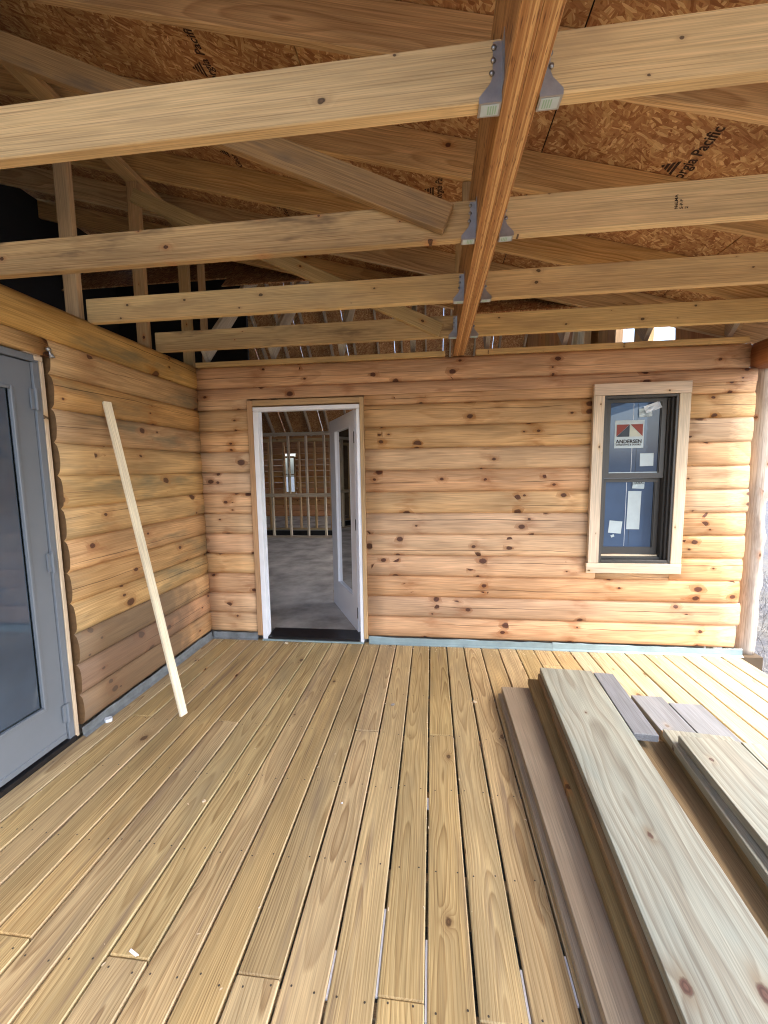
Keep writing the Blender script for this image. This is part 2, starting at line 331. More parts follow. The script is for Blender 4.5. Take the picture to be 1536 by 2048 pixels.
# ------------------------------------------------------------------ object helpers
WM = {}
def link(o, parent=None, mat4=None):
    COL.objects.link(o); mat4 = mat4 or Matrix.Identity(4)
    WM[o.name] = mat4
    if parent is not None:
        o.parent = parent; o.matrix_parent_inverse = WM[parent.name].inverted()
    o.matrix_basis = mat4
    return o
def tag(o, label=None, cat=None, group=None, kind=None):
    if label: o['label'] = label
    if cat:
        o['category'] = cat
        if not kind: o['kind'] = 'thing'
    if group: o['group'] = group
    if kind: o['kind'] = kind
    return o
def empty(name, label=None, cat=None, loc=(0, 0, 0), group=None, kind=None):
    o = bpy.data.objects.new(name, None); o.empty_display_size = .1
    link(o, None, Matrix.Translation(loc)); return tag(o, label, cat, group, kind)
def from_bm(name, bm, mat, parent=None, M4=None, smooth=False):
    me = bpy.data.meshes.new(name); bm.normal_update(); bm.to_mesh(me); bm.free()
    for mm in (mat if isinstance(mat, (list, tuple)) else [mat]): me.materials.append(mm)
    if smooth:
        for pl in me.polygons: pl.use_smooth = True
    return link(bpy.data.objects.new(name, me), parent, M4)
CACHE = {}
def box_me(L, W_, T, bev, mat, edge=None):
    key = (round(L, 3), round(W_, 4), round(T, 4), bev, mat.name, edge and edge.name)
    if key in CACHE: return CACHE[key]
    bm = bmesh.new(); bmesh.ops.create_cube(bm, size=1); bmesh.ops.scale(bm, vec=(L, W_, T), verts=bm.verts)
    if bev: bmesh.ops.bevel(bm, geom=list(bm.edges), offset=bev, segments=1, affect='EDGES')
    me = bpy.data.meshes.new('board'); bm.normal_update()
    if edge:
        for f in bm.faces: f.material_index = 1 if abs(f.normal.y) > .3 else 0
    bm.to_mesh(me); bm.free(); me.materials.append(mat)
    if edge: me.materials.append(edge)
    CACHE[key] = me; return me
def board(name, p0, p1, width, thick, wdir, mat, parent=None, bev=.002, edge=None, **tg):
    p0, p1 = Vector(p0), Vector(p1); ex = (p1 - p0); L = ex.length; ex.normalize()
    wd = Vector(wdir); ey = (wd - ex * wd.dot(ex)).normalized(); ez = ex.cross(ey)
    M4 = Matrix((ex, ey, ez)).transposed().to_4x4(); M4.translation = (p0 + p1) / 2
    o = link(bpy.data.objects.new(name, box_me(L, width, thick, bev, mat, edge)), parent, M4)
    return tag(o, **tg)
def bx(name, x0, x1, y0, y1, z0, z1, mat, parent=None, bev=.001, **tg):
    """axis box whose local X is its longest side"""
    d = [x1 - x0, y1 - y0, z1 - z0]; c = Vector(((x0 + x1) / 2, (y0 + y1) / 2, (z0 + z1) / 2))
    a = d.index(max(d)); e = Vector((0, 0, 0)); e[a] = d[a] / 2
    rest = [i for i in range(3) if i != a]; rest.sort(key=lambda i: -d[i]); wv = Vector((0, 0, 0)); wv[rest[0]] = 1
    return board(name, c - e, c + e, d[rest[0]], d[rest[1]], wv, mat, parent, bev, **tg)
def add_box(bm, x0, x1, y0, y1, z0, z1):
    r = bmesh.ops.create_cube(bm, size=1)['verts']
    bmesh.ops.scale(bm, vec=(x1 - x0, y1 - y0, z1 - z0), verts=r); bmesh.ops.translate(bm, vec=((x0 + x1) / 2, (y0 + y1) / 2, (z0 + z1) / 2), verts=r); return r
def quad_obj(name, pts, mat, parent=None, **tg):
    me = bpy.data.meshes.new(name); me.from_pydata([tuple(p) for p in pts], [], [list(range(len(pts)))]); me.materials.append(mat)
    return tag(link(bpy.data.objects.new(name, me), parent), **tg)
def text_obj(name, body, size, M4, mat, parent, sx=1.0, ext=.0, bold=.022):
    cu = bpy.data.curves.new(name, 'FONT'); cu.body = body; cu.size = size; cu.align_x = 'LEFT'; cu.resolution_u = 2; cu.extrude = ext; cu.offset = size * bold
    tmp = bpy.data.objects.new('t', cu); COL.objects.link(tmp)
    dg = bpy.context.evaluated_depsgraph_get(); me = bpy.data.meshes.new_from_object(tmp.evaluated_get(dg))
    bpy.data.objects.remove(tmp); me.materials.clear(); me.materials.append(mat)
    for v in me.vertices: v.co.x *= sx
    return link(bpy.data.objects.new(name, me), parent, M4)

# ------------------------------------------------------------------ ground, porch floor
GZ = -.62
bm = bmesh.new(); add_box(bm, -120, 140, -120, 140, GZ - .5, GZ)
k = NT('dry_ground'); co = k.obj(); n1 = k.noise(co, .8, 5, .65)[0]; n2 = k.noise(co, 22, 4, .7)[0]; n3 = k.noise(co, 140, 2)[0]
c = k.mix(k.mr(n2, .35, .65), (.06, .063, .072), (.115, .118, .128)); c = k.mix(k.mr(n1, .45, .7, 0, .5), c, (.20, .185, .13)); s_ = k.mr(n3, .3, .7, .7, 1.25)
k.base(k.mix(1.0, c, k.comb(s_, s_, s_), 'MULTIPLY')); k.b.inputs['Roughness'].default_value = .95; k.bump(n2, .8, .02); M['ground'] = k.m
tag(from_bm('ground', bm, M['ground']), kind='structure')

P = .144
deck = empty('porch_floor', kind='structure')
joints = {-10: [-2.376], -7: [-2.393], -4: [-2.395], -1: [-2.405], -3: [-1.213], 0: [-1.212], 6: [-.293], 1: [-2.43], -9: [-1.2], -13: [-1.2], 9: [-1.6], 12: [-2.0], 4: [-2.0], -12: [-2.4]}
YF = -4.25
for kk in range(-14, 17):
    ys = [0.012] + sorted(joints.get(kk, []), reverse=True) + [YF]
    if kk not in joints: ys = [0.012, -3.2 - .4 * random.randint(0, 3), YF]
    for a, b in zip(ys[:-1], ys[1:]):
        dz = random.uniform(-.0012, .0012)
        gapw = .0088 + (.0015 if kk in (-1, 1, 2, 3) else 0)
        xo = random.uniform(-.0007, .0007)
        x0, x1 = kk * P + gapw / 2 + xo, (kk + 1) * P - gapw / 2 + xo
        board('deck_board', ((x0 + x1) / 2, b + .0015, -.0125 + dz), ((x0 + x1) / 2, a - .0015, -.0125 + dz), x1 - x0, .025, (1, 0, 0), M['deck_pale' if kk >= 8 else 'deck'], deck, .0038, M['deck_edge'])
for i in range(11):
    y = -.02 - .4 * i
    bx('deck_joist', -2.1, 2.44, y - .019, y + .019, -.215, -.0265, M['stud'], deck, .002)
bx('rim_joist', 2.405, 2.44, YF, .3, -.23, -.03, M['lumber_brown'], deck, .002)
bm = bmesh.new()
for kk in range(-14, 17):
    for i in range(1, 9):
        for s in (.22, .78):
            x = (kk + s) * P + random.uniform(-.006, .006); y = -.02 - .4 * i + random.uniform(-.012, .012)
            bmesh.ops.create_circle(bm, cap_ends=True, radius=.0033, segments=8, matrix=Matrix.Translation((x, y, .0012)))
tag(from_bm('deck_screws', bm, M['screw_old'], deck), kind='stuff')

# ------------------------------------------------------------------ log walls
SAG, CH, Z0 = .025, .181, .065
def sag_at(t): return SAG * (max(0.0, 1 - (2 * t - 1) ** 2)) ** .42
def log_obj(name, axis, a, b, zb, zt, mat, parent, full=(None, None), endround=0.0, depth=.15, seed=0):
    """D-log running along world X (axis 'x', face toward -Y) or along world Y (axis 'y', face toward +X). local X length, Y height, Z outward"""
    fz0, fz1 = full if full[0] is not None else (zb, zt)
    L = b - a; n = max(3, int(L / .16)); bm = bmesh.new(); rows = []
    ts = [i / 10 for i in range(11)]
    for i in range(n + 1):
        u = i / n; xx = -L / 2 + L * u; row = []
        amp = 1.0
        if endround: amp = 1 - .5 * max(0, 1 - (b - (a + L * u)) / endround) ** 2
        for t in ts:
            z = zb + (zt - zb) * t; tt = (z - fz0) / (fz1 - fz0)
            wob = noise.noise(Vector((xx * 1.7 + seed * 3.1, tt * 2, seed))) * .0035 + noise.noise(Vector((xx * 6 + seed, tt * 4, seed * 2.0))) * .0012
            row.append(bm.verts.new((xx, z - (zb + zt) / 2, sag_at(tt) * amp + wob * (1 if 0 < t < 1 else .3))))
        row.append(bm.verts.new((xx, (zt - zb) / 2, -depth))); row.append(bm.verts.new((xx, -(zt - zb) / 2, -depth)))
        rows.append(row)
    if endround:   # extra ring to soften the sawn end
        pass
    k_ = len(rows[0])
    for r0, r1 in zip(rows[:-1], rows[1:]):
        for j in range(k_):
            f = bm.faces.new((r0[j], r1[j], r1[(j + 1) % k_], r0[(j + 1) % k_])); f.smooth = j < 10
    fe = bm.faces.new(rows[0]); bm.faces.new(list(reversed(rows[-1])))
    if axis == 'y': fe.material_index = 1
    bmesh.ops.recalc_face_normals(bm, faces=bm.faces)
    zc = (zb + zt) / 2
    if axis == 'x':
        R3 = Matrix(((1, 0, 0), (0, 0, -1), (0, 1, 0)))      # X->X, Y->Z, Z->-Y
        o3 = Vector(((a + b) / 2, 0, zc))
    else:
        R3 = Matrix(((0, 0, 1), (1, 0, 0), (0, 1, 0)))        # X->Y, Y->Z, Z->+X
        o3 = Vector((XL, (a + b) / 2, zc))
    M4 = R3.to_4x4(); M4.translation = o3
    me = bpy.data.meshes.new('log'); bm.to_mesh(me); bm.free(); me.materials.append(mat)
    if axis == 'y': me.materials.append(M['end_grain'])
    return link(bpy.data.objects.new(name, me), parent, M4)
XL = -2.014
wallB = empty('log_wall', 'fresh orange half-log wall facing the porch, holding the open white door and the dark window', 'wall', (0, 0, 0))
DO = (-1.548, -.535, -1, 2.1355)      # door opening
WO = (1.335, 1.895, .742, 2.074)     # window opening
XR = 2.425
bands = [(Z0 + CH * i, Z0 + CH * (i + 1), i, None) for i in range(11)]
zf = (Z0 + CH * 11, Z0 + CH * 12)
bands += [(zf[0], 2.136, 11, zf), (2.136, zf[1], 12, zf)]      # the lintel log is split along its check
for zb, zt, i, full in bands:
    xs = [XL, XR + random.uniform(-.006, .012)]
    if i == 0: xs[1] = XR - .01
    fl = full or (zb, zt)
    cuts = sorted((a, b, z0, z1) for (a, b, z0, z1) in (DO, WO) if z1 > zb and z0 < zt)
    cur = xs[0]
    for (a, b, z0, z1) in cuts:
        log_obj('log', 'x', cur, a, zb, zt, M['log_orange'], wallB, fl, seed=i + 1 + cur)
        if z1 < zt: log_obj('log', 'x', a, b, z1, zt, M['log_orange'], wallB, fl, seed=i + 9)
        if z0 > zb: log_obj('log', 'x', a, b, zb, z0, M['log_orange'], wallB, fl, seed=i + 9)
        cur = b
    log_obj('log', 'x', cur, xs[1], zb, zt, M['log_orange'], wallB, fl, endround=.05, seed=i + 5.5)
log_obj('log', 'x', XL - .03, XR - .05, Z0 + 12 * CH, 2.414, M['log_orange'], wallB, endround=.03, seed=77)
# plate strip on top
bx('top_plate', -1.99, .13, -.032, .06, 2.416, 2.456, M['joist'], wallB, .002)
bx('top_plate', .372, 2.345, -.032, .06, 2.416, 2.456, M['joist'], wallB, .002)
# base flashing: short upstand and a foot on the boards
def flashing(name, pts, mat, parent):
    bm = bmesh.new(); rows = []
    for (x, y, nx, ny) in pts:
        prof = ((0, 0, .060), (.004, 0, .058), (.007, 0, .012), (.026, 0, .003), (.026, 0, .0008), (0, 0, .0008))
        rows.append([bm.verts.new((x + nx * o, y + ny * o, zz + random.uniform(-.002, .0012) * (3 if zz > .05 else .6))) for o, _, zz in prof])
    for r0, r1 in zip(rows[:-1], rows[1:]):
        for j in range(5): bm.faces.new((r0[j], r0[j + 1], r1[j + 1], r1[j]))
    bmesh.ops.recalc_face_normals(bm, faces=bm.faces)
    return from_bm(name, bm, mat, parent)
fx = lambda a, b, n: [a + (b - a) * i / n for i in range(n + 1)]
flashing('flashing', [(x, -.012, 0, -1) for x in fx(-.530, 1.02, 18)], M['flash_blue'], wallB)
flashing('flashing', [(x, -.014, 0, -1) for x in fx(1.02, 2.47, 18)], M['flash_blue'], wallB)
flashing('flashing', [(x, -.012, 0, -1) for x in fx(-1.98, -1.549, 6)], M['flash_dark'], wallB)

wallL = empty('log_wall', 'weathered yellow-brown half-log wall to the left, with three taupe bottom logs, beside the grey door', 'wall', (XL, -1, 0))
for i in range(12):
    zb, zt = Z0 + CH * i, Z0 + CH * (i + 1)
    mt = M['log_grey'] if i < 3 else M['log_yellow']
    e0 = -1.408 + random.uniform(-.006, .006)
    log_obj('log', 'y', e0, .03, zb, zt, mt, wallL, seed=i * 2.7 + 40)
    if i == 11: log_obj('log', 'y', -4.25, e0, 2.142, zt, mt, wallL, (zb, zt), seed=66)
log_obj('log', 'y', -4.25, .03, Z0 + 12 * CH, 2.427, M['log_yellow'], wallL, seed=91)
for i in range(11):
    log_obj('log', 'y', -4.25, -2.6, Z0 + CH * i, Z0 + CH * (i + 1), M['log_yellow'], wallL, seed=i + 140)
flashing('flashing', [(XL + .012, y, 1, 0) for y in fx(-1.425, -.01, 14)], M['flash_dark'], wallL)

# ------------------------------------------------------------------ grey glazed door in the left wall
D1 = empty('glazed_door', 'closed grey full-glass door in the left log wall', 'door', (-2.05, -2, 0))
FX = -2.018   # face plane
def dbx(n, x0, x1, y0, y1, z0, z1, m_, par=None, bev=.0015): return bx(n, x0, x1, y0, y1, z0, z1, m_, par or D1, bev)
dbx('frame_jamb', FX - .11, FX, -1.487, -1.452, .02, 2.10, M['grey_paint'])
dbx('frame_jamb', FX - .11, FX, -2.585, -2.55, .02, 2.10, M['grey_paint'])
dbx('frame_head', FX - .11, FX, -2.585, -1.452, 2.102, 2.136, M['grey_paint'])
dbx('casing_strip', FX - .02, FX + .004, -1.450, -1.428, .015, 2.11, M['trim'])
dbx('casing_strip', FX - .02, FX + .004, -1.530, -1.440, 2.1385, 2.152, M['trim'])
dbx('shim_block', FX - .02, FX + .006, -1.476, -1.432, 2.112, 2.137, M['trim'])
dbx('threshold', FX - .11, FX + .012, -2.55, -1.452, .001, .030, M['black'])
LX = FX - .012
leaf = empty('door_leaf'); leaf.parent = D1; leaf.matrix_parent_inverse = WM[D1.name].inverted()
# stiles and rails of the leaf as one mesh with an opening
bm = bmesh.new(); y0, y1, z0, z1 = -2.546, -1.491, .038, 2.096; gy0, gy1, gz0, gz1 = -2.42, -1.605, .285, 1.945
for bxs in ((gy1, y1, z0, z1), (y0, gy0, z0, z1), (gy0, gy1, z0, gz0), (gy0, gy1, gz1, z1)):
    add_box(bm, LX - .042, LX, bxs[0], bxs[1], bxs[2], bxs[3])
bpy.data.objects.remove(leaf)
leaf = from_bm('door_leaf', bm, M['grey_paint'], D1)
for (a, b, c_, d_) in ((gy1 - .001, gy1 + .016, gz0 - .016, gz1 + .016), (gy0 - .016, gy0 + .001, gz0 - .016, gz1 + .016)):
    bx('glazing_bead', LX - .004, LX + .007, a, b, c_, d_, M['grey_paint'], leaf, .003)
for (c_, d_) in ((gz0 - .016, gz0 + .001), (gz1 - .001, gz1 + .016)):
    bx('glazing_bead', LX - .004, LX + .007, gy0 + .0015, gy1 - .0015, c_, d_, M['grey_paint'], leaf, .003)
bx('spacer_bar', LX - .03, LX - .012, gy1 - .012, gy1 - .0015, gz0 + .001, gz1 - .001, M['cream'], leaf, .001)
bx('spacer_bar', LX - .03, LX - .012, gy0, gy1 - .013, gz0 + .001, gz0 + .010, M['cream'], leaf, .001)
quad_obj('pane', [(LX - .012, gy0, gz0), (LX - .012, gy1, gz0), (LX - .012, gy1, gz1), (LX - .012, gy0, gz1)], M['pane_door'], leaf)
bx('bottom_sweep', LX - .035, LX + .008, y0 + .002, y1 - .002, .040, .072, M['grey_paint'], leaf, .004)
bx('gasket', FX - .05, FX - .014, -1.4905, -1.4875, .04, 2.09, M['grey_dark'], D1, 0)
for zz in (1.91, 1.05, .19):
    bm = bmesh.new(); add_box(bm, FX - .006, FX + .003, -1.512, -1.492, zz - .05, zz + .05); 
    bmesh.ops.create_cone(bm, cap_ends=True, segments=10, radius1=.008, radius2=.008, depth=.112, matrix=Matrix.Translation((FX + .007, -1.488, zz)))
    from_bm('hinge', bm, M['grey_paint'], leaf)

# ------------------------------------------------------------------ white open door in the back wall
D2 = empty('open_door', 'white framed glass door standing open into the house, in the orange log wall', 'door', (-1.04, .05, 0))
FY = -.030
bx('casing', -1.545, -1.500, FY - .004, .05, .045, 2.122, M['casing'], D2, .002)
bx('casing', -.572, -.537, FY - .004, .05, .045, 2.122, M['casing'], D2, .002)
bx('casing', -1.4985, -.5735, FY - .002, .05, 2.078, 2.124, M['casing'], D2, .002)
bx('door_frame', -1.4985, -1.456, FY, .045, .012, 2.030, M['white_paint'], D2, .003)
bx('door_frame', -.603, -.5735, FY, .045, .012, 2.030, M['white_paint'], D2, .003)
bx('door_frame', -1.4985, -.5735, FY, .045, 2.032, 2.066, M['white_paint'], D2, .003)
bx('door_stop', -1.4545, -1.449, .02, .045, .05, 2.03, M['white_paint'], D2, .002)
bm = bmesh.new(); add_box(bm, -1.4515, -.6125, -.028, .15, .018, .05)
bmesh.ops.translate(bm, vec=(0, 0, -.016), verts=[v for v in bm.verts if v.co.y < 0 and v.co.z > .04]); from_bm('threshold', bm, M['black'], D2)
bx('sill_strip', -1.50, -.572, -.046, -.029, .002, .016, M['flash_blue'], D2, .002)
# leaf, hinged on the right, swung in
hx, hy = -.628, .118; fx_, fy_ = -1.053, .945
ex = Vector((fx_ - hx, fy_ - hy, 0)); LW = ex.length; ex.normalize(); ey = Vector((0, 0, 1)); ez = ex.cross(ey)
ML = Matrix((ex, ey, ez)).transposed().to_4x4(); ML.translation = (hx, hy, .045)
bm = bmesh.new(); H2 = 1.995
SA, SB, RB, RT_ = .160, LW - .225, .298, H2 - .125      # glass opening in the leaf
for b4 in ((0, SA, 0, H2), (SB, LW, 0, H2), (SA, SB, 0, RB), (SA, SB, RT_, H2)):
    add_box(bm, b4[0], b4[1], b4[2], b4[3], -.022, .022)
leaf2 = from_bm('door_leaf', bm, M['leaf_paint'], D2, ML)
def lbx(name, b6, m_):
    bm = bmesh.new(); add_box(bm, *b6); return from_bm(name, bm, m_, leaf2, ML)
for s in (-1, 1):
    z0_, z1_ = s * .0215 - .0025, s * .0215 + .0025
    lbx('glazing_bead', (SA - .014, SA + .003, RB - .014, RT_ + .014, z0_, z1_), M['leaf_paint'])
    lbx('glazing_bead', (SB - .003, SB + .014, RB - .014, RT_ + .014, z0_, z1_), M['leaf_paint'])
    lbx('glazing_bead', (SA + .0035, SB - .0035, RB - .014, RB + .003, z0_, z1_), M['leaf_paint'])
    lbx('glazing_bead', (SA + .0035, SB - .0035, RT_ - .003, RT_ + .014, z0_, z1_), M['leaf_paint'])
bm = bmesh.new(); vs = [bm.verts.new(v) for v in ((SA, RB, 0), (SB, RB, 0), (SB, RT_, 0), (SA, RT_, 0))]; bm.faces.new(vs)
from_bm('pane', bm, M['pane_leaf'], leaf2, ML)
lbx('latch_plate', (LW - .001, LW + .0015, .9, 1.02, -.012, .012), M['steel'])
for zz in (1.76, .99, .18): lbx('hinge', (-.003, .014, zz - .05, zz + .05, -.026, -.0225), M['black'])

# ------------------------------------------------------------------ window with stickers
WN = empty('window', 'dark bronze double-hung window in pale wood trim, covered with paper stickers', 'window', (1.61, -.04, .66))
TY0, TY1 = -.060, -.022
bx('trim_board', 1.262, 1.958, TY0, TY1, 2.062, 2.150, M['trim'], WN, .002)
bx('trim_board', 1.250, 1.958, TY0, TY1, .672, .752, M['trim'], WN, .002)
bx('trim_board', 1.262, 1.342, TY0 + .002, TY1, .754, 2.060, M['trim'], WN, .002)
bx('trim_board', 1.876, 1.956, TY0 + .002, TY1, .754, 2.060, M['trim'], WN, .002)
wx0, wx1, wz0, wz1 = 1.343, 1.875, .755, 2.058
for b6 in ((wx0, wx0 + .018, wz0, wz1), (wx1 - .018, wx1, wz0, wz1), (wx0 + .0185, wx1 - .0185, wz1 - .018, wz1), (wx0 + .0185, wx1 - .0185, wz0, wz0 + .022)):
    bx('window_frame', b6[0], b6[1], -.052, .10, b6[2], b6[3], M['bronze'], WN, .002)
# inner tracks in steps
for xx, yy in ((wx1 - .035, -.030), (wx1 - .048, .0)):
    bx('sash_track', xx, xx + .0165, yy, .095, wz0 + .024, wz1 - .02, M['bronze_dark'] if yy < -.02 else M['bronze'], WN, .001)
bx('sash_track', wx0 + .019, wx0 + .034, -.012, .095, wz0 + .024, wz1 - .02, M['bronze'], WN, .001)
bx('sill_lip', wx0 + .036, wx1 - .052, .0, .094, wz0 + .023, wz0 + .040, M['bronze'], WN, .002)
bx('weather_strip', wx0 + .04, wx1 - .055, .026, .040, wz0 + .0405, wz0 + .052, M['chip'], WN, .001)
def sash(name, x0, x1, z0, z1, y, st, rb, rt):
    bm = bmesh.new()
    for b4 in ((x0, x0 + st, z0, z1), (x1 - st, x1, z0, z1), (x0 + st, x1 - st, z0, z0 + rb), (x0 + st, x1 - st, z1 - rt, z1)):
        add_box(bm, b4[0], b4[1], y, y + .034, b4[2], b4[3])
    s_ = from_bm(name, bm, M['bronze'], WN)
    a = y + .014
    quad_obj('pane', [(x0 + st, a, z0 + rb), (x1 - st, a, z0 + rb), (x1 - st, a, z1 - rt), (x0 + st, a, z1 - rt)], M['pane_film'], s_)
    for b4 in ((x0 + st, x0 + st + .006, z0 + rb, z1 - rt), (x1 - st - .006, x1 - st, z0 + rb, z1 - rt)):
        bx('pane_bead', b4[0], b4[1], y + .006, y + .0135, b4[2], b4[3], M['bronze'], s_, 0)
    return s_, a
up, ya = sash('upper_sash', wx0 + .036, wx1 - .052, 1.425, wz1 - .02, .008, .034, .040, .026)
lo, yb = sash('lower_sash', wx0 + .036, wx1 - .052, wz0 + .053, 1.423, .046, .034, .058, .03)
bx('edge_tape', wx0 + .08, wx1 - .09, ya - .004, ya - .002, 1.466, 1.474, M['paper'], up, 0)
def paper(name, x0, x1, z0, z1, y, par, rot=0.0, mat='paper', curl=0.0):
    bm = bmesh.new(); n = 6
    g = [[None] * (n + 1) for _ in range(n + 1)]
    cx, cz = (x0 + x1) / 2, (z0 + z1) / 2
    for i in range(n + 1):
        for j in range(n + 1):
            u, v = (i / n - .5) * (x1 - x0), (j / n - .5) * (z1 - z0)
            g[i][j] = bm.verts.new((cx + u * math.cos(rot) - v * math.sin(rot), y - curl * (noise.noise(Vector((u * 40, v * 40, x0 * 9))) + .6) - (.0 if curl else .0), cz + u * math.sin(rot) + v * math.cos(rot)))
    for i in range(n):
        for j in range(n): bm.faces.new((g[i][j], g[i + 1][j], g[i + 1][j + 1], g[i][j + 1]))
    return from_bm(name, bm, M[mat], par)
def proud(n): return -.0015 * n
# glass film seam strips
for par, yv, zz0, zz1 in ((up, ya, 1.468, 2.008), (lo, yb, .872, 1.39)):
    xx = 1.588 if par is up else 1.578
    bx('film_seam', xx, xx + .003, yv - .0012, yv - .0004, zz0, zz1, M['plastic'], par, 0)
    bx('film_seam', xx + .034, xx + .0362, yv - .0012, yv - .0004, zz0, zz1, M['slate'], par, 0)
st1 = paper('sticker', 1.456, 1.672, 1.662, 1.878, ya - .002, up); st1['label'] = 'square maker sticker with red, black and cream peaks'
def tri(name, pts, mat, par, y): 
    return quad_obj(name, [(1.456 + a * .216, y, 1.662 + b * .216) for a, b in pts], M[mat], par)
tri('print_patch', [(.06, .42), (.50, .85), (.06, .85)], 'red', st1, ya - .0035)
tri('print_patch', [(.06, .41), (.50, .41), (.50, .84)], 'slate', st1, ya - .0035)
tri('print_patch', [(.515, .84), (.515, .41), (.95, .41)], 'cream', st1, ya - .0035)
tri('print_patch', [(.53, .85), (.955, .42), (.955, .85)], 'red', st1, ya - .0035)
RT = Matrix(((1, 0, 0), (0, 0, -1), (0, 1, 0))).to_4x4()
def tm(x, y, z): q = RT.copy(); q.translation = (x, y, z); return q
text_obj('lettering', 'ANDERSEN', .040, tm(1.466, ya - .0035, 1.700), M['ink'], st1, .955, .0003)
text_obj('lettering', 'WINDOWS & DOORS', .0175, tm(1.467, ya - .0035, 1.682), M['ink'], st1, 1.08, .0003)
paper('sticker', 1.652, 1.752, 1.519, 1.619, ya - .002, up, .02)
pc = paper('crumpled_paper', 1.625, 1.722, 1.90, 1.965, ya - .002, up, .06, 'paper', .010)
pc2 = paper('crumpled_film', 1.66, 1.785, 1.945, 2.0, ya - .004, up, .35, 'plastic', .012)
paper('crumpled_paper', 1.622, 1.712, 1.340, 1.410, yb - .002, lo, -.05, 'paper', .006)
text_obj('lettering', 'LOEXL', .030, tm(1.632, yb - .016, 1.377), M['slate'], lo, .8)
paper('sticker', 1.593, 1.692, 1.010, 1.320, yb - .002, lo, -.012)
paper('sticker', 1.457, 1.556, .977, 1.078, yb - .002, lo, -.09)
paper('tape_scrap', 1.475, 1.500, .945, .965, yb - .002, lo, .4, 'paper', .004)

# ------------------------------------------------------------------ laminated beam, joists, hangers
BX0, BX1, BZ0, BZ1 = .195, .283, 2.4186, 2.775
beam = empty('laminated_beam', 'orange-brown two-ply laminated beam running overhead and let into the back wall', 'beam', (.239, -2.4, BZ0))
board('ply', (BX0 + .0218, .09, (BZ0 + BZ1) / 2), (BX0 + .0218, -4.1, (BZ0 + BZ1) / 2), .0435, BZ1 - BZ0, (1, 0, 0), M['lvl'], beam, .0015)
board('ply', (BX1 - .0218, .09, (BZ0 + BZ1) / 2 + .0015), (BX1 - .0218, -4.1, (BZ0 + BZ1) / 2 + .0015), .0435, BZ1 - BZ0, (1, 0, 0), M['lvl'], beam, .0015)
JY = [-2.295, -1.695, -1.10, -.495]
JZ0, JZ1 = 2.4205, 2.5590
jl = [('clean pale joist nearest the viewer, left of the laminated beam', 'joist', -3.3),
      ('rough stained joist left of the beam with the dark brace nailed to its end', 'joist_dirty', -3.3),
      ('third joist left of the beam, butting a stud on the left wall', 'joist', -2.028),
      ('stained joist left of the beam nearest the back wall, with the pale brace nailed on', 'joist_dirty', -2.022)]
jr = ['pale joist overhead nearest the viewer, right of the beam',
      'pale joist right of the beam bearing a small ink grade stamp',
      'third joist right of the beam, between the stamped joist and the last joist',
      'joist right of the beam nearest the back wall, above the bright sky gaps']
for i, y in enumerate(JY):
    lb, mt, x0 = jl[i]
    o = board('ceiling_joist', (x0, y + .019, (JZ0 + JZ1) / 2), (BX0 - .002, y + .019, (JZ0 + JZ1) / 2), JZ1 - JZ0, .038, (0, 0, 1), M[mt], None, .003)
    tag(o, lb, 'joist', 'ceiling joists hung on the beam')
    o = board('ceiling_joist', (BX1 + .002, y + .019, (JZ0 + JZ1) / 2), (2.56, y + .019, (JZ0 + JZ1) / 2), JZ1 - JZ0, .038, (0, 0, 1), M['joist'], None, .003)
    tag(o, jr[i], 'joist', 'ceiling joists hung on the beam')
    if i == 1:
        for q, (tx, tz) in enumerate((('NeLMA', 2.488), ('S-P-F', 2.500), ('2', 2.513))):
            t_ = Matrix(((0, -1, 0), (0, 0, -1), (1, 0, 0))).to_4x4(); t_.translation = (.925 + q * .018, y - .0012, 2.462)
            text_obj('grade_stamp', tx, .016, t_, M['ink_osb'], o)
ordn = ['nearest the viewer', 'second from the viewer', 'third from the viewer', 'nearest the back wall']
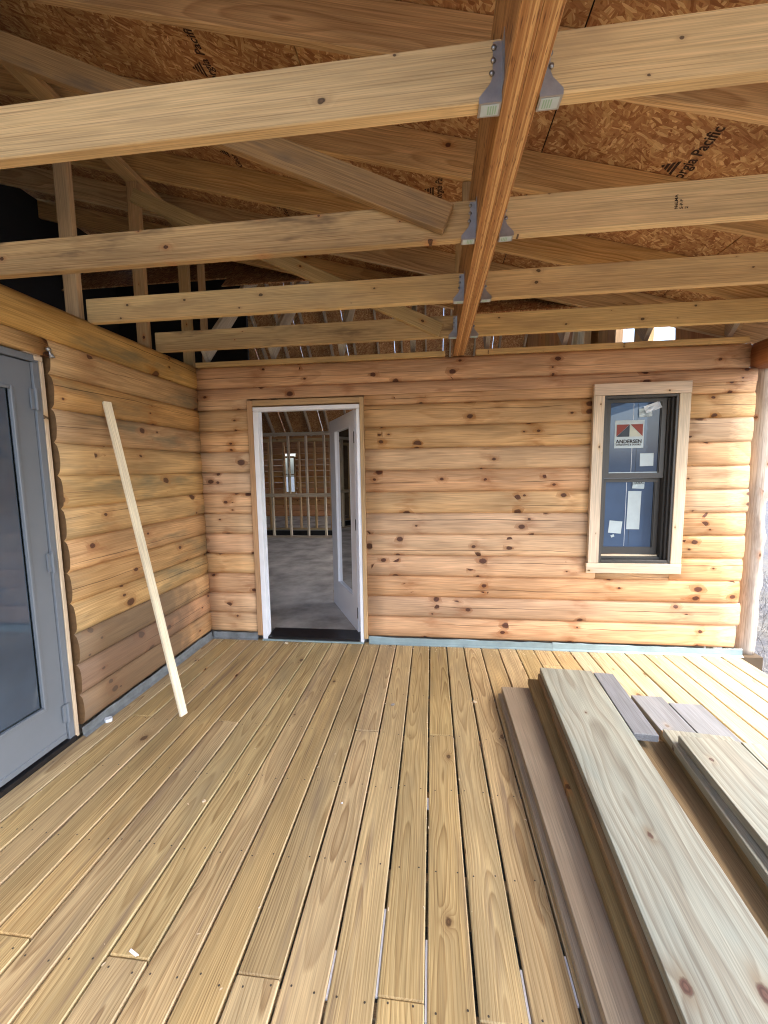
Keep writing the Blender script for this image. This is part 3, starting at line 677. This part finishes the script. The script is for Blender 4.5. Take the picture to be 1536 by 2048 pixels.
def hanger(i, side):
    y = JY[i]; xf = BX0 if side < 0 else BX1; s = side
    h = empty('joist_hanger', 'galvanised joist hanger on the %s face of the beam, %s' % ('left' if s < 0 else 'right', ordn[i]), 'bracket', (xf, y, BZ0), 'joist hangers on the beam')
    bm = bmesh.new()
    def quadp(pts, th, nrm):
        a = [bm.verts.new(p) for p in pts]; b = [bm.verts.new(Vector(p) + Vector(nrm) * th) for p in pts]
        n = len(a); bm.faces.new(a); bm.faces.new(list(reversed(b)))
        for j in range(n): bm.faces.new((a[j], b[j], b[(j + 1) % n], a[(j + 1) % n]))
    X = lambda d: xf + s * d
    for yy, nn in ((y - .0005, -1), (y + .0385, 1)):
        quadp([(X(.001), yy, BZ0 - .001), (X(.056), yy, BZ0 - .001), (X(.056), yy, BZ0 + .012), (X(.030), yy, BZ0 + .040), (X(.024), yy, BZ0 + .055), (X(.024), yy, BZ0 + .132), (X(.001), yy, BZ0 + .132)], .0014, (0, nn, 0))
        quadp([(X(.0008), yy + nn * .0014, BZ0 + .02), (X(.0008), yy + nn * .033, BZ0 + .02), (X(.0008), yy + nn * .033, BZ0 + .132), (X(.0008), yy + nn * .0014, BZ0 + .132)], .0014, (s, 0, 0))
    quadp([(X(.001), y - .0019, BZ0 - .001), (X(.056), y - .0019, BZ0 - .001), (X(.056), y + .0399, BZ0 - .001), (X(.001), y + .0399, BZ0 - .001)], .0014, (0, 0, -1))
    bmesh.ops.recalc_face_normals(bm, faces=bm.faces)
    from_bm('bracket', bm, M['steel'], h)
    bx('barcode_label', min(X(.006), X(.050)), max(X(.006), X(.050)), y + .003, y + .035, BZ0 - .0034, BZ0 - .0026, M['paper'], h, 0)
    for q in range(4):
        bx('barcode_line', min(X(.012 + q * .006), X(.015 + q * .006)), max(X(.012 + q * .006), X(.015 + q * .006)), y + .007, y + .031, BZ0 - .0041, BZ0 - .0035, M['green_tag'], h, 0)
    for zz, dx in ((.118, .030), (.090, .031), (.062, .034)):
        bm = bmesh.new(); bmesh.ops.create_uvsphere(bm, u_segments=8, v_segments=5, radius=.0068, matrix=Matrix.Translation((X(dx - .008), y - .0035, BZ0 + zz)) @ Matrix.Diagonal((1, .6, 1, 1)))
        from_bm('screw_head', bm, M['screw'], h, None, True)
for i in range(4): hanger(i, -1); hanger(i, 1)

# ------------------------------------------------------------------ rafters, braces, knee wall
SL = -.27
rz = lambda x: 3.108 + SL * x
RWD = .185
rl = ['rafter overhead nearest the viewer, mostly out of view', 'strongly grained rafter crossing behind the first joist at the top of the view',
      'wide grained rafter seen between the first and second joists', 'brown rafter seen between the second and third joists',
      'shaded rafter seen just above the last joist by the back wall', 'hidden rafter just inside the back wall']
for i, y in enumerate([-2.255, -1.695 + .041, -1.10 + .041, -.495 + .041, .10, .70]):
    x0, x1 = -4.1, 2.75; off = RWD / 2 / math.cos(math.atan(SL))
    zc = lambda x: rz(x) + off
    x1 = 1.2 if y > .5 else x1
    o = board('rafter', (x0, y + .019, zc(x0)), (x1, y + .019, zc(x1)), RWD, .038, (0, 0, 1), M['rafter'], None, .003)
    tag(o, rl[i], 'rafter', 'roof rafters')
b = board('brace', (.087, -1.715, 2.482), (-2.75, -1.715, 3.745), .104, .038, (0, 0, 1), M['brace_dark'], None, .003)
tag(b, 'dark brace rising leftward from the stained joist, its sawn end beside the beam', 'brace')
b = board('brace', (.086, -.515, 2.456), (-2.10, -.515, 3.50), .092, .038, (0, 0, 1), M['stud'], None, .003)
tag(b, 'pale brace rising leftward behind the joists from the last joist to the knee wall', 'brace')
kw = empty('knee_wall', 'low framed stud wall standing on top of the left log wall under the rafters', 'stud wall', (-2.12, -1, 2.427))
for y in (-2.9, -2.3, -1.70, -1.10, -.495, .08): board('stud', (-2.121, y + .019, 2.428), (-2.121, y + .019, 3.612), .089, .038, (1, 0, 0), M['stud'], kw, .002)
board('stud', (-1.975, .12, 2.46), (-1.975, .12, 3.612), .05, .038, (1, 0, 0), M['stud'], kw, .002)
board('plate', (-2.115, -4.15, 3.631), (-2.115, .6, 3.631), .105, .038, (1, 0, 0), M['stud'], kw, .002)
for y, lb in ((-1.10 + .08, 'short upright block on the beam between the first and second rafters'), (-.495 + .08, 'short upright block on the beam under the third rafter')):
    o = board('cripple_stud', (.214, y, 2.777), (.214, y, rz(.214) - .002), .05, .038, (1, 0, 0), M['stud'], None, .002); tag(o, lb, 'stud', 'short blocks on the beam')

# ------------------------------------------------------------------ porch roof
roof = empty('porch_roof', 'sloping porch roof of stamped strand-board panels above the rafters', 'roof', (0, -2, 3.3))
ang = math.atan(SL); ca = math.cos(ang)
top = lambda x: 3.108 + RWD / ca + SL * x + .0015
rowx = [-4.2, -3.0, -1.8, -.6, .592, 1.788, 2.9]
for j in range(6):
    xa, xb = rowx[j] + .003, rowx[j + 1] - .003
    ye = min(1.6, top(xa) - 2.66 + .12); ysplit = [-4.2, -3.0 + (j % 2) * 1.2, -.88 + (j % 2) * 1.0, ye]
    for a, b_ in zip(ysplit[:-1], ysplit[1:]):
        board('osb_panel', (xa, (a + b_) / 2, top(xa) + .006), (xb, (a + b_) / 2, top(xb) + .006), b_ - a - .006, .0115, (0, 1, 0), M['osb'], roof, 0)
    board('roof_felt', (xa - .003, (ye - 4.2) / 2, top(xa) + .018), (xb + .0028, (ye - 4.2) / 2, top(xb) + .018), ye + 4.2, .006, (0, 1, 0), M['felt'], roof, 0)
def osb_print(x, y, size, body='Georgia Pacific', logo=True):
    # reading direction -Y, letter tops toward -X, seen from below
    ex = Vector((0, -1, 0)); ey = Vector((-ca, 0, -math.sin(ang))).normalized(); ez = ex.cross(ey)
    q = Matrix((ex, ey, ez)).transposed().to_4x4(); q.translation = (x, y, top(x) - .0018)
    o = text_obj('lettering', body, size, q, M['ink_osb'], roof, .92)
    if logo:
        bm = bmesh.new()
        for r in range(4):
            h0, h1 = r * .25, r * .25 + .17; w0, w1 = .5 * (1 - h0), .5 * (1 - h1)
            bm.faces.new([bm.verts.new(v) for v in ((-w0, h0, 0), (w0, h0, 0), (w1, h1, 0), (-w1, h1, 0))])
        bmesh.ops.scale(bm, vec=(size * 1.3, size * 1.05, 1), verts=bm.verts)
        bmesh.ops.translate(bm, vec=(size * 2.0, size * .85, 0), verts=bm.verts); from_bm('lettering', bm, M['ink_osb'], roof, q)
osb_print(.090, -.475, .062); osb_print(1.275, -.965, .072); osb_print(-1.10, -1.06, .066); osb_print(-1.29, -.46, .06); osb_print(-1.13, .05, .06); osb_print(-1.15, -2.0, .06)

# outer girder log and corner post
bm = bmesh.new(); n = 20; rows = []
for i in range(24):
    y = .02 - 4.2 * i / 23; row = []
    for j in range(16):
        a = 2 * PI * j / 16; c_, s_ = math.cos(a), math.sin(a)
        rx = .105 * (abs(c_) ** .55) * (1 if c_ > 0 else -1); rzv = .0955 * (abs(s_) ** .55) * (1 if s_ > 0 else -1)
        row.append(bm.verts.new((y + 2.1, rzv + noise.noise(Vector((y * 2, a, 3))) * .004, rx)))
    rows.append(row)
for r0, r1 in zip(rows[:-1], rows[1:]):
    for j in range(16): f = bm.faces.new((r0[j], r0[(j + 1) % 16], r1[(j + 1) % 16], r1[j])); f.smooth = True
bm.faces.new(rows[0]); bm.faces.new(rows[-1]); bmesh.ops.recalc_face_normals(bm, faces=bm.faces)
q = Matrix(((0, 0, 1), (1, 0, 0), (0, 1, 0))).to_4x4(); q.translation = (2.475, -2.1, 2.325)
tag(from_bm('girder_log', bm, M['girder'], None, q), 'reddish-brown girder log running outward above the corner post', 'beam')

def knotty_post(name, x, y, z0, z1, r, label, seed):
    bm = bmesh.new(); rows = []; n = 60
    bumps = [(1.36, .3, .03), (1.30, -.2, .022), (1.55, 0.1, .014), (.95, -.4, .008), (.62, .2, .014), (.55, 0, .01), (1.05, .5, .008), (.3, .2, .006)]
    for i in range(n + 1):
        u = i / n; z = z0 + (z1 - z0) * u; row = []
        cx = .010 * math.sin(z * 2.1 + seed); cy = .008 * math.cos(z * 1.7 + seed)
        for j in range(20):
            a = 2 * PI * j / 20
            rr = r * (1 + .11 * noise.noise(Vector((math.cos(a), math.sin(a), z * 2.2 + seed))) + .03 * noise.noise(Vector((math.cos(a) * 3, math.sin(a) * 3, z * 7 + seed))))
            if z > 1.3: rr *= 1 + .12 * min(1, (z - 1.3) / .5)
            for bz, ba, bh in bumps:
                da = math.atan2(math.sin(a - ba), math.cos(a - ba)); rr += 1.9 * bh * math.exp(-((z - bz) / .045) ** 2 - (da / .7) ** 2)
            row.append(bm.verts.new((z - z0, math.cos(a) * rr + cx, math.sin(a) * rr + cy)))
        rows.append(row)
    for r0, r1 in zip(rows[:-1], rows[1:]):
        for j in range(20): f = bm.faces.new((r0[j], r0[(j + 1) % 20], r1[(j + 1) % 20], r1[j])); f.smooth = True
    bm.faces.new(rows[0]); bm.faces.new(rows[-1]); bmesh.ops.recalc_face_normals(bm, faces=bm.faces)
    q = Matrix(((0, 1, 0), (0, 0, 1), (1, 0, 0))).to_4x4(); q.translation = (x, y, z0)
    return tag(from_bm(name, bm, M['bark_log'], None, q), label, 'post')
knotty_post('corner_post', 2.560, .10, -.01, 2.245, .064, 'peeled knotty log post standing at the right end of the orange wall', 1.0)
bx('post_block', 2.47, 2.64, 0.0, .2, -.22, -.012, M['dark_inside'], None, .003, label='dark block carrying the foot of the knotty post', cat='block')
knotty_post('corner_post', 2.475, -4.0, 0.002, 2.24, .075, 'peeled log post holding up the outer end of the girder, out of view', 5.0)

# ------------------------------------------------------------------ leaning batten
p0, p1 = Vector((-1.525, -1.185, .012)), Vector((-1.975, -1.065, 1.962))
bt = board('wood_batten', p0, p1, .046, .019, (.3, 1, 0), M['batten'], None, .001); tag(bt, 'thin pale batten leaning against the left log wall', 'batten')

# ------------------------------------------------------------------ lumber pile on the porch floor
PG = 'boards stacked on the porch floor'
def lum(x0, y0, x1, y1, wdt, z, th, mat, label):
    """left edge from (x0,y0) far to (x1,y1) near; board lies to the right of that edge"""
    a, b = Vector((x0, y0, 0)), Vector((x1, y1, 0)); d = (b - a).normalized(); nrm = Vector((-d.y, d.x, 0))
    if nrm.x < 0: nrm = -nrm
    o = board('lumber_board', a + nrm * wdt / 2 + Vector((0, 0, z + th / 2)), b + nrm * wdt / 2 + Vector((0, 0, z + th / 2)), wdt, th, nrm, M[mat], None, .0025)
    return tag(o, label, 'board', PG)
T2 = .0375
def ext(x0, y0, x1, y1, yn): 
    t = (yn - y0) / (y1 - y0); return x0, y0, x0 + (x1 - x0) * t, yn
NE = -3.15
lum(*ext(.456, -.80, .445, -2.36, NE), .286, .0006, T2, 'lumber_brown', 'bottom pinkish-brown board along the left side of the pile')
lum(*ext(.478, -.785, .470, -2.45, NE), .286, .039, T2, 'lumber_brown', 'smooth pinkish-brown board lying on the lowest left board')
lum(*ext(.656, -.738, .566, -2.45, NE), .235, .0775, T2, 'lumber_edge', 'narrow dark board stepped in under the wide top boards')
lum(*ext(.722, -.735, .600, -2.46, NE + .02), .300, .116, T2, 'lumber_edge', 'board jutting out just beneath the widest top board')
lum(*ext(.735, -.727, .622, -2.505, NE), .322, .1545, T2, 'lumber_knotty', 'widest grey-green top board of the left stack, with several brown knots')
lum(1.062, -.765, 1.020, -1.385, .116, .1545, T2, 'lumber_grey', 'grey offcut lying level beside the widest top board')
lum(1.07, -.80, 1.035, -1.30, .09, .1165, T2, 'lumber_edge', 'rough strip beneath the grey offcut')
lum(*ext(1.307, -.745, 1.285, -1.8, NE), .184, .0006, T2, 'lumber_grey', 'inner of the two short grey boards lying flat on the deck')
lum(*ext(1.496, -.815, 1.475, -1.8, NE), .189, .0006, T2, 'lumber_grey', 'outer of the two grey boards lying flat on the deck')
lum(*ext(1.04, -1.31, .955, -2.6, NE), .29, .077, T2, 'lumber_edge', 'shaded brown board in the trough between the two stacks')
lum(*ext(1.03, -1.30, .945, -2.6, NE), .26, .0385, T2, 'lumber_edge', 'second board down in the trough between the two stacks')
lum(*ext(1.02, -1.20, .935, -2.6, NE), .27, .0006, T2, 'lumber_brown', 'lowest board under the trough between the two stacks')
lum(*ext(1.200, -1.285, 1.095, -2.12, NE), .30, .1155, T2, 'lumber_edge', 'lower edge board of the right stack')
lum(*ext(1.183, -1.335, 1.10, -2.10, NE), .30, .154, T2, 'lumber', 'second board of the right stack with its sawn end showing')
lum(*ext(1.195, -1.44, 1.15, -2.02, NE), .255, .1925, T2, 'lumber', 'greenish top board of the right stack beside the trough')
lum(*ext(1.455, -1.46, 1.41, -2.02, NE), .24, .1905, T2, 'lumber', 'outer top board of the right stack')
lum(*ext(1.53, -1.30, 1.45, -2.1, NE), .22, .0395, .075, 'lumber_edge', 'thick timber under the outer side of the right stack')
lum(*ext(1.53, -1.42, 1.45, -2.1, NE), .20, .116, .073, 'lumber_edge', 'thick upper timber under the outer top board of the right stack')
lum(*ext(1.24, -1.33, 1.16, -2.1, NE), .06, .0395, .075, 'lumber_edge', 'thin spacer timber hidden under the right stack')

# ------------------------------------------------------------------ small scraps
def scrap(name, label, cat, pts, h, mat, z=.0015):
    bm = bmesh.new(); a = [bm.verts.new((x, y, z)) for x, y in pts]; b = [bm.verts.new((x + random.uniform(-.002, .002), y + random.uniform(-.002, .002), z + h * random.uniform(.6, 1.2))) for x, y in pts]
    n = len(a); bm.faces.new(list(reversed(a))); bm.faces.new(b)
    for j in range(n): bm.faces.new((a[j], a[(j + 1) % n], b[(j + 1) % n], b[j]))
    bmesh.ops.recalc_face_normals(bm, faces=bm.faces); return tag(from_bm(name, bm, M[mat]), label, cat)
blob = lambda x, y, r, e=1.0: [(x + r * math.cos(t) * random.uniform(.7, 1.2), y + r * e * math.sin(t) * random.uniform(.7, 1.2)) for t in [i * PI / 4 for i in range(8)]]
scrap('wood_chip', 'cream shell-like wood chip on the floor before the open door', 'wood chip', blob(-1.262, -.082, .022, .6), .008, 'chip')
scrap('plastic_scrap', 'thin white sliver lying by a board joint at the lower left', 'scrap', [(-.945, -2.380), (-.915, -2.390), (-.906, -2.387), (-.944, -2.374)], .003, 'white_scrap')
scrap('wood_chip', 'tiny tan chip on the middle of the left floor boards', 'wood chip', blob(-1.034, -1.794, .008), .005, 'chip')
scrap('plastic_scrap', 'white speck on the centre floor boards', 'scrap', blob(-.392, -1.741, .005), .002, 'white_scrap')
scrap('plastic_scrap', 'crinkled clear plastic bit by the flashing under the left wall', 'scrap', blob(-1.965, -1.272, .022, .8), .018, 'plastic')
scrap('wood_chip', 'curled grey shaving on the floor in front of the door', 'wood chip', blob(-.235, -.938, .012), .006, 'subfloor')
scrap('wood_chip', 'pale chip caught in the gap beside the brown boards', 'wood chip', blob(.295, -.86, .012), .006, 'chip')
for q, (x, y0_, y1_) in enumerate(((-.288, -2.30, -2.42), (-.144, -2.16, -2.40), (0.0, -2.24, -2.44), (.288, -2.29, -2.42), (.432, -2.24, -2.36), (-.0, -1.66, -1.72))):  # added white strips stand for lit ground glimpsed through the gaps
    lb = ['white film strip down the gap second left of the centre gap', 'longest white film strip glinting in a floor gap', 'white film strip in the gap at the sawn board joint', 'white film strip in the gap second from the brown boards', 'white film strip in the gap against the brown boards', 'short white glint up the centre floor gap'][q]
    bx('film_strip', x - .003, x + .003, y1_, y0_, -.016, -.009, M['white_scrap'], None, 0, label=lb, cat='film strip', group='white strips caught in the floor gaps')
rs = random.Random(9); vs, fs = [], []
for i in range(640):
    if i < 500: x, y = rs.uniform(-1.9, 2.3), -.045 - abs(rs.gauss(0, .05))
    elif i < 620: x, y = rs.choice(range(-13, 16)) * P + rs.uniform(-.012, .012), rs.uniform(-2.5, -.1)
    else: x, y = rs.uniform(-1.95, .4), rs.uniform(-2.5, -.1)
    a = rs.uniform(0, PI); L = rs.uniform(.0015, .006); wv = L * rs.uniform(.25, .6); z0 = .0016 + rs.uniform(0, .002)
    u, v = Vector((math.cos(a), math.sin(a), rs.uniform(-.2, .2))) * L, Vector((-math.sin(a), math.cos(a), 0)) * wv; c_ = Vector((x, y, z0 + .001))
    b_ = len(vs); vs += [c_ - u - v, c_ + u - v, c_ + u + v, c_ - u + v]; fs.append((b_, b_ + 1, b_ + 2, b_ + 3))
me = bpy.data.meshes.new('sawdust'); me.from_pydata([tuple(v) for v in vs], [], fs); me.materials.append(M['chip'])
tag(link(bpy.data.objects.new('sawdust', me)), kind='stuff', label='pale sawdust flecks strewn over the floor boards', cat='sawdust')
scrap('wood_chip', 'white speck on the house floor just inside the open door', 'wood chip', blob(-.86, .72, .012), .008, 'white_scrap', .0385)
scrap('wood_chip', 'dark splinter on the house floor beyond the open door', 'wood chip', blob(-1.15, 1.35, .03, .3), .012, 'dark_inside', .0385)
bm = bmesh.new()
bmesh.ops.create_uvsphere(bm, u_segments=10, v_segments=6, radius=.013, matrix=Matrix.Translation((-1.975, -1.43, 2.175)))
bmesh.ops.create_cone(bm, cap_ends=True, segments=8, radius1=.006, radius2=.006, depth=.05, matrix=Matrix.Translation((-1.97, -1.427, 2.155)))
bmesh.ops.create_cone(bm, cap_ends=True, segments=8, radius1=.012, radius2=.004, depth=.02, matrix=Matrix.Translation((-1.965, -1.42, 2.145)))
tag(from_bm('wall_bolt', bm, M['steel'], None, None, True), 'small steel bolt on the left wall above the corner of the grey door', 'bolt')

# ------------------------------------------------------------------ back house interior
bm = bmesh.new(); add_box(bm, -7, 2.3, .16, 5.36, -.3, .038); add_box(bm, -7, 2.3, 6.22, 9.2, -.3, .075); add_box(bm, -7, 2.3, 5.37, 6.21, -1.6, -1.5)
tag(from_bm('interior_floor', bm, M['subfloor']), kind='structure')
bx('stair_header', -7, 2.3, 6.185, 6.215, -1.5, .06, M['felt'], None, 0, label='dark header board edging the stair opening behind the open partition', cat='board')  # black board added to paint the darkness of the stair opening
def stud_wall(label, y, z0, z1, xs, mat, rail=None, x0=-6.9, x1=-1.4):
    s_ = empty('stud_wall', label, 'stud wall', ((x0 + x1) / 2, y, z0))
    for x in xs: board('stud', (x, y, z0 + .04), (x, y, z1 - .072), .089, .038, (0, 1, 0), M[mat], s_, .002)
    board('plate', (x0, y, z0 + .02), (x1, y, z0 + .02), .089, .038, (0, 1, 0), M[mat], s_, .002)
    board('plate', (x0, y, z1 - .053), (x1, y, z1 - .053), .089, .036, (0, 1, 0), M[mat], s_, .002)
    board('plate', (x0, y, z1 - .017), (x1, y, z1 - .017), .089, .034, (0, 1, 0), M[mat], s_, .002)
    if rail: board('rail', (x0, y - .066, rail), (x1 - .55, y - .066, rail), .075, .038, (0, 0, 1), M[mat], s_, .002)
stud_wall('open stud partition inside the house with a waist-high rail, seen through the doorway', 5.317, .038, 2.36, [-3.51 + .402 * i for i in range(-8, 6)], 'stud_grey', .99)
stud_wall('second row of lit studs behind the partition rail', 6.27, .075, 2.30, [-3.955 + .385 * i for i in range(-7, 7)], 'stud')
# far wall of logs with window
fw = empty('log_wall', 'dim brown log wall at the far side of the house with a bright small window', 'wall', (-3, 9.1, 0))
fwo = (-4.62, -4.30, .86, 1.93)
for i in range(14):
    zb, zt = .075 + .181 * i, .075 + .181 * (i + 1)
    segs = [(-7, 2.35)] if (zt <= fwo[2] or zb >= fwo[3]) else [(-7, fwo[0] - .05), (fwo[1] + .05, 2.35)]
    for a, b_ in segs: board('log', (a, 9.18, (zb + zt) / 2), (b_, 9.18, (zb + zt) / 2), .176, .16, (0, 0, 1), M['dark_log'], fw, .025)
fwin = empty('window', 'bright small window in the far log wall seen through the studs', 'window', (-4.46, 9.1, .86))
for b4 in ((fwo[0] - .05, fwo[0], .82, 1.97), (fwo[1], fwo[1] + .05, .82, 1.97), (fwo[0], fwo[1], .80, .86), (fwo[0], fwo[1], 1.93, 1.99), (fwo[0], fwo[1], 1.39, 1.42)):
    bx('window_frame', b4[0], b4[1], 9.08, 9.2, b4[2], b4[3], M['stud'], fwin, .002)
quad_obj('pane', [(fwo[0], 9.15, .86), (fwo[1], 9.15, .86), (fwo[1], 9.15, 1.93), (fwo[0], 9.15, 1.93)], M['pane'], fwin)
# house roof: near slope and far slope at 45 degrees, ridge along X
hr = empty('house_roof', 'steep boarded roof over the house behind the log wall', 'roof', (-2, 4.5, 2.5))
RY, RZ, ZE = 4.55, 7.0, 2.46
for i in range(16):
    x = -6.7 + .6 * i - .03
    if x < -2.05: continue
    board('house_rafter', (x, .02, 2.53), (x, RY, 2.53 + RY), .14, .038, (0, 0, 1), M['stud_grey'], hr, .002)
FZ = 2.40
def far_z(y): return FZ + (9.35 - y) * .98
for i in range(16):
    x = -6.71 + .6 * i
    board('house_rafter', (x, 9.35, far_z(9.35) + .05), (x, RY, far_z(RY) + .05), .14, .038, (0, 0, 1), M['stud_grey'], hr, .002)
for i in range(8):
    xa, xb = -7 + 1.22 * i, -7 + 1.22 * (i + 1) - .006; xb = min(xb, 2.36)
    for j in range(3):
        ys_ = min(.9, max(.12, 3.298 - .27 * xb - 2.66 - .12)); ya_, yb_ = ys_ if j == 0 else .9 + j * 1.24, min(.9 + (j + 1) * 1.24 - .006, RY)
        board('osb_panel', ((xa + xb) / 2, ya_, 2.66 + ya_), ((xa + xb) / 2, yb_, 2.66 + yb_), xb - xa, .012, (1, 0, 0), M['osb'], hr, 0)
    for j in range(4):
        y1_, y0_ = 9.4 - j * 1.24, max(9.4 - (j + 1) * 1.24 + .006, RY)
        board('osb_panel', ((xa + xb) / 2, y1_, far_z(y1_) + .165), ((xa + xb) / 2, y0_, far_z(y0_) + .165), xb - xa, .012, (1, 0, 0), M['osb'], hr, 0)
# gable end wall on the right (x = 2.35): logs below with wide openings added to let in daylight, open framing above
gb = empty('gable_wall', 'gable end framing over the right wall with open gaps showing sky', 'wall', (2.35, 4.5, 0))
for i in range(13):
    zb, zt = .05 + .186 * i, .05 + .186 * (i + 1)
    for a, b_ in (((.12, 1.2), (5.1, 5.7), (9.0, 9.2)) if 2 <= i < 12 else ((.12, 5.7), (9.0, 9.2)) if i < 11 else ((.12, 9.2),)):
        board('log', (2.33, a, (zb + zt) / 2), (2.33, b_, (zb + zt) / 2), .182, .15, (0, 0, 1), M['dark_log'], gb, .02)
def gst(y, z1, wd=.089, y1=None, mat='stud', x=2.33): board('stud', (x, y, 2.47), (x, y1 if y1 is not None else y, z1), wd, .089, (0, 1, 0), M[mat], gb, .002)
gst(1.50, 4.0, .25); gst(2.13, 4.6, .05)
for y in (3.36, 3.62): gst(y, 3.7, .07, y - .42, 'batten', 2.2)  # pale wood puts the sun on these leaning studs into their colour
gst(3.0, 3.7, .20, 2.85, 'batten', 2.2)
for ya_, yb_ in ((.12, .38), (.385, .64), (.645, .88)): board('gable_board', (2.34, (ya_ + yb_) / 2, 2.46), (2.34, (ya_ + yb_) / 2 + .06, 2.62 + ya_), yb_ - ya_, .02, (0, 1, 0), M['dark_log'], gb, 0)
for i in range(22): board('gable_board', (2.34, 2.31 + .305 * i, 2.46), (2.34, 2.31 + .305 * i, 6.6), .30, .02, (0, 1, 0), M['dark_log'], gb, 0)
board('rake_rafter', (2.33, .02, 2.60), (2.33, 4.5, 7.08), .18, .05, (0, 0, 1), M['rafter'], gb, .002)
# pale panels behind the beam end
# left house volume
lh = empty('left_house', 'unlit framed house shell behind the grey door and left log wall', 'house', (-5, -3, 0))
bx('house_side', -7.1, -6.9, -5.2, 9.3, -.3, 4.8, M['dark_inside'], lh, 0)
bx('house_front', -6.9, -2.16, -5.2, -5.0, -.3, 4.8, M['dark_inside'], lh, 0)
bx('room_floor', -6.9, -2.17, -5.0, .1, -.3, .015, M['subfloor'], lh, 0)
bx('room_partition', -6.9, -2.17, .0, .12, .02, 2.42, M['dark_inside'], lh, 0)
board('house_roof_panel', (-4.2, -1.8, top(-4.2) + .05), (-7.1, -1.8, 5.5), 7.0, .04, (0, 1, 0), M['felt'], lh, 0)
bx('attic_wall', -4.12, -4.07, -5.0, 2.4, 2.45, 4.38, M['felt'], lh, 0)  # added black wall: keeps sky light out and paints the attic's darkness
bx('attic_back', -4.05, -2.3, 1.7, 1.75, 2.45, 4.0, M['felt'], lh, 0)  # added black sheet closing the attic against sky light
for i in range(0): board('ceiling_joist_dark', (-6.9, -4.6 + i * .62, 2.50), (-3.3, -4.6 + i * .62, 2.50), .14, .038, (0, 0, 1), M['stud'], lh, .002)

# ------------------------------------------------------------------ outside: dry grass and a few trees
rg = random.Random(4); verts = []; faces = []
for i in range(5200):
    x, y = rg.uniform(2.55, 6.5), rg.uniform(-2.0, 6.5)
    a = rg.uniform(0, 2 * PI); L = rg.uniform(.08, .32); lean = rg.uniform(.2, 1.4); wv = .003
    bxv = Vector((math.cos(a), math.sin(a), 0)); sd_ = Vector((-bxv.y, bxv.x, 0)) * wv
    p = Vector((x, y, GZ)); q = p + bxv * L * math.sin(lean) * .6 + Vector((0, 0, L * math.cos(lean) * .6 + .01)); e = p + bxv * L * math.sin(lean) * 1.1 + Vector((0, 0, L * math.cos(lean) * .9 + .005))
    b_ = len(verts); verts += [p - sd_, p + sd_, q - sd_, q + sd_, e]; faces += [(b_, b_ + 1, b_ + 3, b_ + 2), (b_ + 2, b_ + 3, b_ + 4)]
me = bpy.data.meshes.new('dry_grass'); me.from_pydata([tuple(v) for v in verts], [], faces)
me.materials.append(plain('dry_grass', (.22, .215, .205), .9, 0, .1, .4, 3)); tag(link(bpy.data.objects.new('dry_grass', me)), kind='stuff', label='pale dry grass tangled over the grey ground beside the porch', cat='grass')

def tree(x, y, h, label, seed):
    r = random.Random(seed); t = empty('tree', label, 'tree', (x, y, GZ), 'trees beyond the yard')
    bm = bmesh.new(); bmesh.ops.create_cone(bm, cap_ends=True, segments=8, radius1=h * .03, radius2=h * .008, depth=h * .8, matrix=Matrix.Translation((x, y, GZ + h * .4)))
    for _ in range(7):
        a = r.uniform(0, 2 * PI); z = h * r.uniform(.3, .65)
        q = Matrix.Translation((x + math.cos(a) * h * .1, y + math.sin(a) * h * .1, GZ + z + h * .08)) @ Matrix.Rotation(a, 4, 'Z') @ Matrix.Rotation(.9, 4, 'Y')
        bmesh.ops.create_cone(bm, cap_ends=True, segments=6, radius1=h * .01, radius2=h * .003, depth=h * .26, matrix=q)
    from_bm('trunk', bm, M['bark'], t)
    vs, fs = [], []
    clumps = [(Vector((r.uniform(-1, 1), r.uniform(-1, 1), r.uniform(-1, 1))).normalized() * r.uniform(.2, 1)) for _ in range(26)]
    for c_ in clumps:
        cc = Vector((x + c_.x * h * .24, y + c_.y * h * .24, GZ + h * .62 + c_.z * h * .34))
        for _ in range(90):
            p = cc + Vector((r.gauss(0, 1), r.gauss(0, 1), r.gauss(0, .8))) * h * .05
            u = Vector((r.uniform(-1, 1), r.uniform(-1, 1), r.uniform(-1, 1))).normalized(); v = u.orthogonal().normalized(); s_ = h * r.uniform(.008, .018)
            b_ = len(vs); vs += [p - u * s_, p + v * s_ * .6, p + u * s_, p - v * s_ * .6]; fs.append((b_, b_ + 1, b_ + 2, b_ + 3))
    me = bpy.data.meshes.new('crown'); me.from_pydata([tuple(v) for v in vs], [], fs); me.materials.append(M['leafgreen']); link(bpy.data.objects.new('crown', me), t)
for i, (x, y, h, lb) in enumerate(((22, 26, 3.2, 'small round tree far beyond the corner post'), (19, 9, 7, 'tall tree standing out in the yard beside the porch'), (24, -4, 8, 'broad tree across the yard facing the grey door'), (15, -16, 7.5, 'tree in the yard in front of the porch'))):
    tree(x, y, h, lb, 30 + i)
